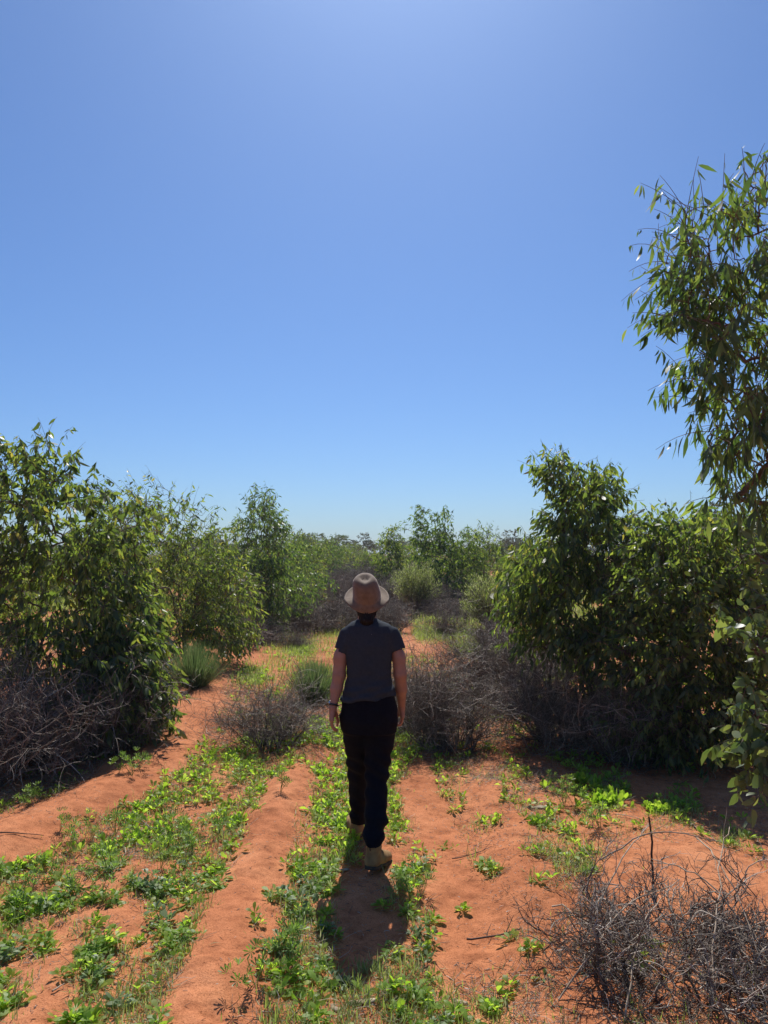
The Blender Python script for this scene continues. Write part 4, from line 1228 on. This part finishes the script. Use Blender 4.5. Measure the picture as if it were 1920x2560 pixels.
tag(link('grass', acc.mesh('grass', [M['grass']])), 'fine green grass growing among the weeds', 'grass', kind='stuff')

# longer grass clumps: strap leaves near the shadow
acc = Acc()
x, y, c, rg = scatter(204, {'g': 95, 'd': 22, 'l': 14}, 2.8, 7, 9, 3.5)
I = np.repeat(np.arange(len(x)), 9)
blades(x[I] + rg.normal(size=len(I)) * .008, y[I] + rg.normal(size=len(I)) * .008, rg, rg.uniform(.04, .1, len(I)), rg.uniform(.0018, .003, len(I)), 2.0, acc)
tag(link('strap_grass', acc.mesh('strap_grass', [M['grass']])), 'longer arching grass leaves along the green strips', 'grass', kind='stuff')

# twig and straw litter (uncountable)
acc = Acc()
x, y, c, rg = scatter(205, {'t': 1500, 'b': 500, 'g': 520, 'd': 420, 'l': 320, '.': 22}, 2.75, 10, 10, 2.6)
a = rg.uniform(0, 6.28, len(x)); p = np.stack([x, y, hgt(x, y) + .004], 1)
tw = grow(rg, p, np.stack([np.cos(a), np.sin(a), rg.uniform(-.02, .25, len(x))], 1), rg.uniform(.02, .11, len(x)), 4, .3)
tw[..., 2] = np.maximum(tw[..., 2], hgt(tw[..., 0], tw[..., 1]) + .002)
tubes(acc, tw, np.linspace(.0013, .0006, 4)[None] * rg.uniform(.6, 1.5, (len(x), 1)), 3, 0)
half = len(x) // 3
xd, yd, cd, rg = scatter(206, {'t': 900, 'b': 500, 'g': 900, 'd': 900, 'l': 900, '.': 700}, 2.75, 8.5, 2, 2.0)
nb = 26000; yb_ = np.sqrt(rg.uniform(2.75 ** 2, 9 ** 2, nb)); xb_ = rg.uniform(-.56, .56, nb) * yb_
kb = rg.uniform(size=nb) < np.clip(.25 + 2.2 * vnoise(xb_ * 2.1, yb_ * 1.7, 71) + .5 * vnoise(xb_ * 9, yb_ * 9, 72), .05, 1); xb_, yb_ = xb_[kb], yb_[kb]
xd = np.concatenate([xd, xb_]); yd = np.concatenate([yd, yb_]); a = rg.uniform(0, 6.28, len(xd)); L_ = rg.uniform(.003, .014, len(xd))
dv = np.stack([np.cos(a), np.sin(a), 0 * a], 1) * L_[:, None]; p = np.stack([xd, yd, hgt(xd, yd) + rg.uniform(.002, .008, len(xd))], 1)
bits = np.stack([p - dv, p + np.array([0, 0, .002]), p + dv], 1)
tubes(acc, bits, np.array([[.0006, .0011, .0006]]) * rg.uniform(.6, 1.6, (len(xd), 1)), 3, 0)
tubes(acc, tw[:half] + np.array([.013, .02, .006]), np.full((half, 4), .0009), 3, 1)
tag(link('twig_litter', acc.mesh('twig_litter', [M['twig'], M['straw']])), 'broken twigs and straw lying on the sand', 'litter', kind='stuff')

# fallen sticks that can be told apart
def stick(px0, py0, px1, py1, r, lab, seed, mat='twig', z=.012, fork=True):
    a, b = G(px0, py0), G(px1, py1); r_ = np.random.default_rng(seed)
    T = 9; t = np.linspace(0, 1, T)
    xy = a[None] + (b - a)[None] * t[:, None] + r_.normal(size=(T, 2)) * .012 * np.linalg.norm(b - a)
    pts = np.concatenate([xy, (hgt(xy[:, 0], xy[:, 1]) + z + r)[:, None]], 1)
    org = pts[0].copy(); acc = Acc()
    tubes(acc, (pts - org)[None], np.linspace(r, r * .45, T)[None], 6)
    if fork:
        for k in (3, 5, 6):
            d = nrm(pts[k + 1] - pts[k] + np.append(r_.normal(size=2) * .06, .02))
            q = grow(r_, (pts[k] - org)[None], d[None], np.array([.35 * np.linalg.norm(b - a)]), 5, .12)
            q[..., 2] = np.maximum(q[..., 2], -.0 )
            tubes(acc, q, np.linspace(r * .5, r * .25, 5)[None], 5)
    m_ = {'twig': M['twig'], 'pale': M['pale'], 'dark': M['darkwood']}[mat]
    o = link('fallen_stick', acc.mesh('fallen_stick', [m_]), loc=org); tag(o, lab, 'stick')
M['pale'] = noise_mat('pale_wood', (.28, .2, .13), (.48, .38, .28), 30, .85)
M['darkwood'] = noise_mat('dark_wood', (.04, .022, .015), (.09, .05, .035), 40, .8)
stick(590, 1800, 720, 1895, .006, 'pale forked stick at the foot of the twiggy shrub left of the person', 1, 'pale')
stick(1540, 2060, 1615, 2080, .003, 'thin pale straw stick on the sand behind the upright stick', 2, 'pale', fork=False)
stick(1715, 2055, 1800, 2125, .004, 'long straight pale stick on the sand at far right', 3, 'pale', fork=False)
stick(335, 2035, 430, 2105, .005, 'grey forked stick in the lupin patch at left', 4)
stick(315, 2120, 300, 2190, .004, 'short pale stick among the left weeds', 5, 'pale', fork=False)
stick(1165, 2335, 1300, 2330, .005, 'brown forked twig on the sand left of the big tangle', 6, 'dark')
stick(1130, 2145, 1230, 2120, .003, 'thin dark twig lying on the middle of the right sand track', 7, 'dark')
stick(1085, 2325, 1120, 2327, .003, 'short dark twig alone on the right sand track', 8, 'dark', fork=False)
stick(130, 2520, 160, 2500, .004, 'short pale stick on the sand at the bottom left', 9, 'pale', fork=False)
stick(0, 2130, 110, 2118, .004, 'dark straight twig on the left sand mound', 10, 'dark', fork=False)
# long pale bowed stems lying through the corner tangle, each one loose
r_ = np.random.default_rng(88)
for k, (x0_, y0_, x1_, y1_, z0_, z1_) in enumerate([(1400, 2500, 1700, 2330, .02, .2), (1460, 2420, 1640, 2240, .1, .3), (1560, 2560, 1680, 2350, .02, .25), (1900, 2420, 1640, 2300, .1, .3),
                                    (1740, 2250, 1900, 2480, .28, .1), (1380, 2330, 1560, 2480, .12, .05), (1780, 2540, 1840, 2260, .04, .3), (1500, 2280, 1800, 2300, .24, .3)]):
    qa, qb = G(x0_, y0_), G(x1_, y1_); a_ = np.array([qa[0], qa[1], float(hgt(*qa)) + z0_]); b_ = np.array([qb[0], qb[1], float(hgt(*qb)) + z1_])
    t_ = np.linspace(0, 1, 12)[:, None]; pts = (b_ - a_) * t_ + np.array([0, 0, .10]) * np.sin(t_ * math.pi) + np.cumsum(r_.normal(size=(12, 3)) * .008, 0)
    acc = Acc(); tubes(acc, pts[None], np.linspace(.0042, .002, 12)[None], 5)
    for q_ in (4, 7, 9): tubes(acc, grow(r_, pts[q_][None], nrm((b_ - a_) + r_.normal(size=3) * .35)[None], np.array([.16]), 6, .2), np.linspace(.002, .001, 6)[None], 4)
    tag(link('dry_stem', acc.mesh('dry_stem', [M['pale']]), loc=a_), ORD[k] + (' from left' if k else '') + ' long pale dry stem bowed over the corner tangle of twigs', 'stick', 'pale stems in the corner tangle')
# upright dark stick in the tangle
a = P(1632, 2160, 4.0); b = P(1628, 2046, 4.0); r_ = np.random.default_rng(9)
a[2] = float(hgt(a[0], a[1])) - .02
T = 8; t = np.linspace(0, 1, T)[:, None]; pts = (b - a) * t + r_.normal(size=(T, 3)) * .004; pts[-1] += np.array([-.015, 0, .0])
acc = Acc(); tubes(acc, pts[None], np.linspace(.007, .0045, T)[None], 6)
tag(link('upright_stick', acc.mesh('upright_stick', [M['darkwood']]), loc=a), 'dark bare stick standing upright behind the bottom right tangle', 'stick')
# curved pieces of bark, pale stones and fallen leaves
def bark(px, py, L, w, lab, rz):
    q = G(px, py); nx, ny = 14, 6; r_ = np.random.default_rng(int(px))
    u, v = np.meshgrid(np.linspace(-1, 1, nx), np.linspace(-1, 1, ny))
    ww = w * (1 - .93 * u ** 4)  * (1 + .15 * vnoise(u * 5 + 9, v * 0 + 2, 4) * 2)
    top = np.stack([u * L, v * ww, w * .5 * (1 - v ** 2) + w * .4 * vnoise(u * 4 + 5, v * 2 + 5, 7) + .004], -1)
    V = np.concatenate([top.reshape(-1, 3), (top - np.array([0, 0, .0015 + w * .03])).reshape(-1, 3)])
    i = np.arange(nx * ny).reshape(ny, nx); Q = np.stack([i[:-1, :-1], i[:-1, 1:], i[1:, 1:], i[1:, :-1]], -1).reshape(-1, 4)
    n = nx * ny; rim = np.concatenate([i[0], i[1:, -1], i[-1, ::-1][1:], i[::-1, 0][1:-1]]); rn = np.roll(rim, -1)
    Q = np.concatenate([Q, (Q + n)[:, ::-1], np.stack([rim, rim + n, rn + n, rn], -1)])
    o = link('bark_piece', mesh_np('bark_piece', V, Q, mats=[M['pale']]), loc=(q[0], q[1], float(hgt(*q))))
    o.rotation_euler = (0, 0, rz); tag(o, lab, 'bark')
bark(1345, 2018, .085, .025, 'curved piece of pale bark lying on the right sand', .1)
bark(1515, 2034, .022, .014, 'small white chip of bark beside the dense leaf clump', .3)
bark(860, 2177, .03, .012, 'pale fallen leaf on the shadow just behind the left boot', .1)
bark(905, 2500, .06, .016, 'pale dry leaf on the ground at bottom centre', .2)
bark(1150, 2476, .035, .014, 'curled cream bark chip at the bottom, right of centre', -.4)
bark(840, 2520, .03, .012, 'small pale dry leaf left of the larger dry leaf at bottom', -.7)

# ------------------------------------------------------------------ thin dusty air round the whole scene
hz = bpy.data.meshes.new('haze')
x0, x1, y0, y1, z0, z1 = -4200, 4200, -2200, 5200, -2.0, 14.0
vs = [(x, y, z) for x in (x0, x1) for y in (y0, y1) for z in (z0, z1)]
hz.from_pydata(vs, [], [(0, 1, 3, 2), (4, 6, 7, 5), (0, 4, 5, 1), (2, 3, 7, 6), (0, 2, 6, 4), (1, 5, 7, 3)])
hm, nt, out = newmat('thin_air')
pv = nt.nodes.new('ShaderNodeVolumePrincipled')
pv.inputs['Color'].default_value = (.80, .90, 1, 1); pv.inputs['Density'].default_value = .0004; pv.inputs['Anisotropy'].default_value = .5
nt.links.new(pv.outputs[0], out.inputs['Volume'])
hz.materials.append(hm)
tag(link('haze', hz), 'thin pale haze in the air over the plain', 'haze', kind='stuff')
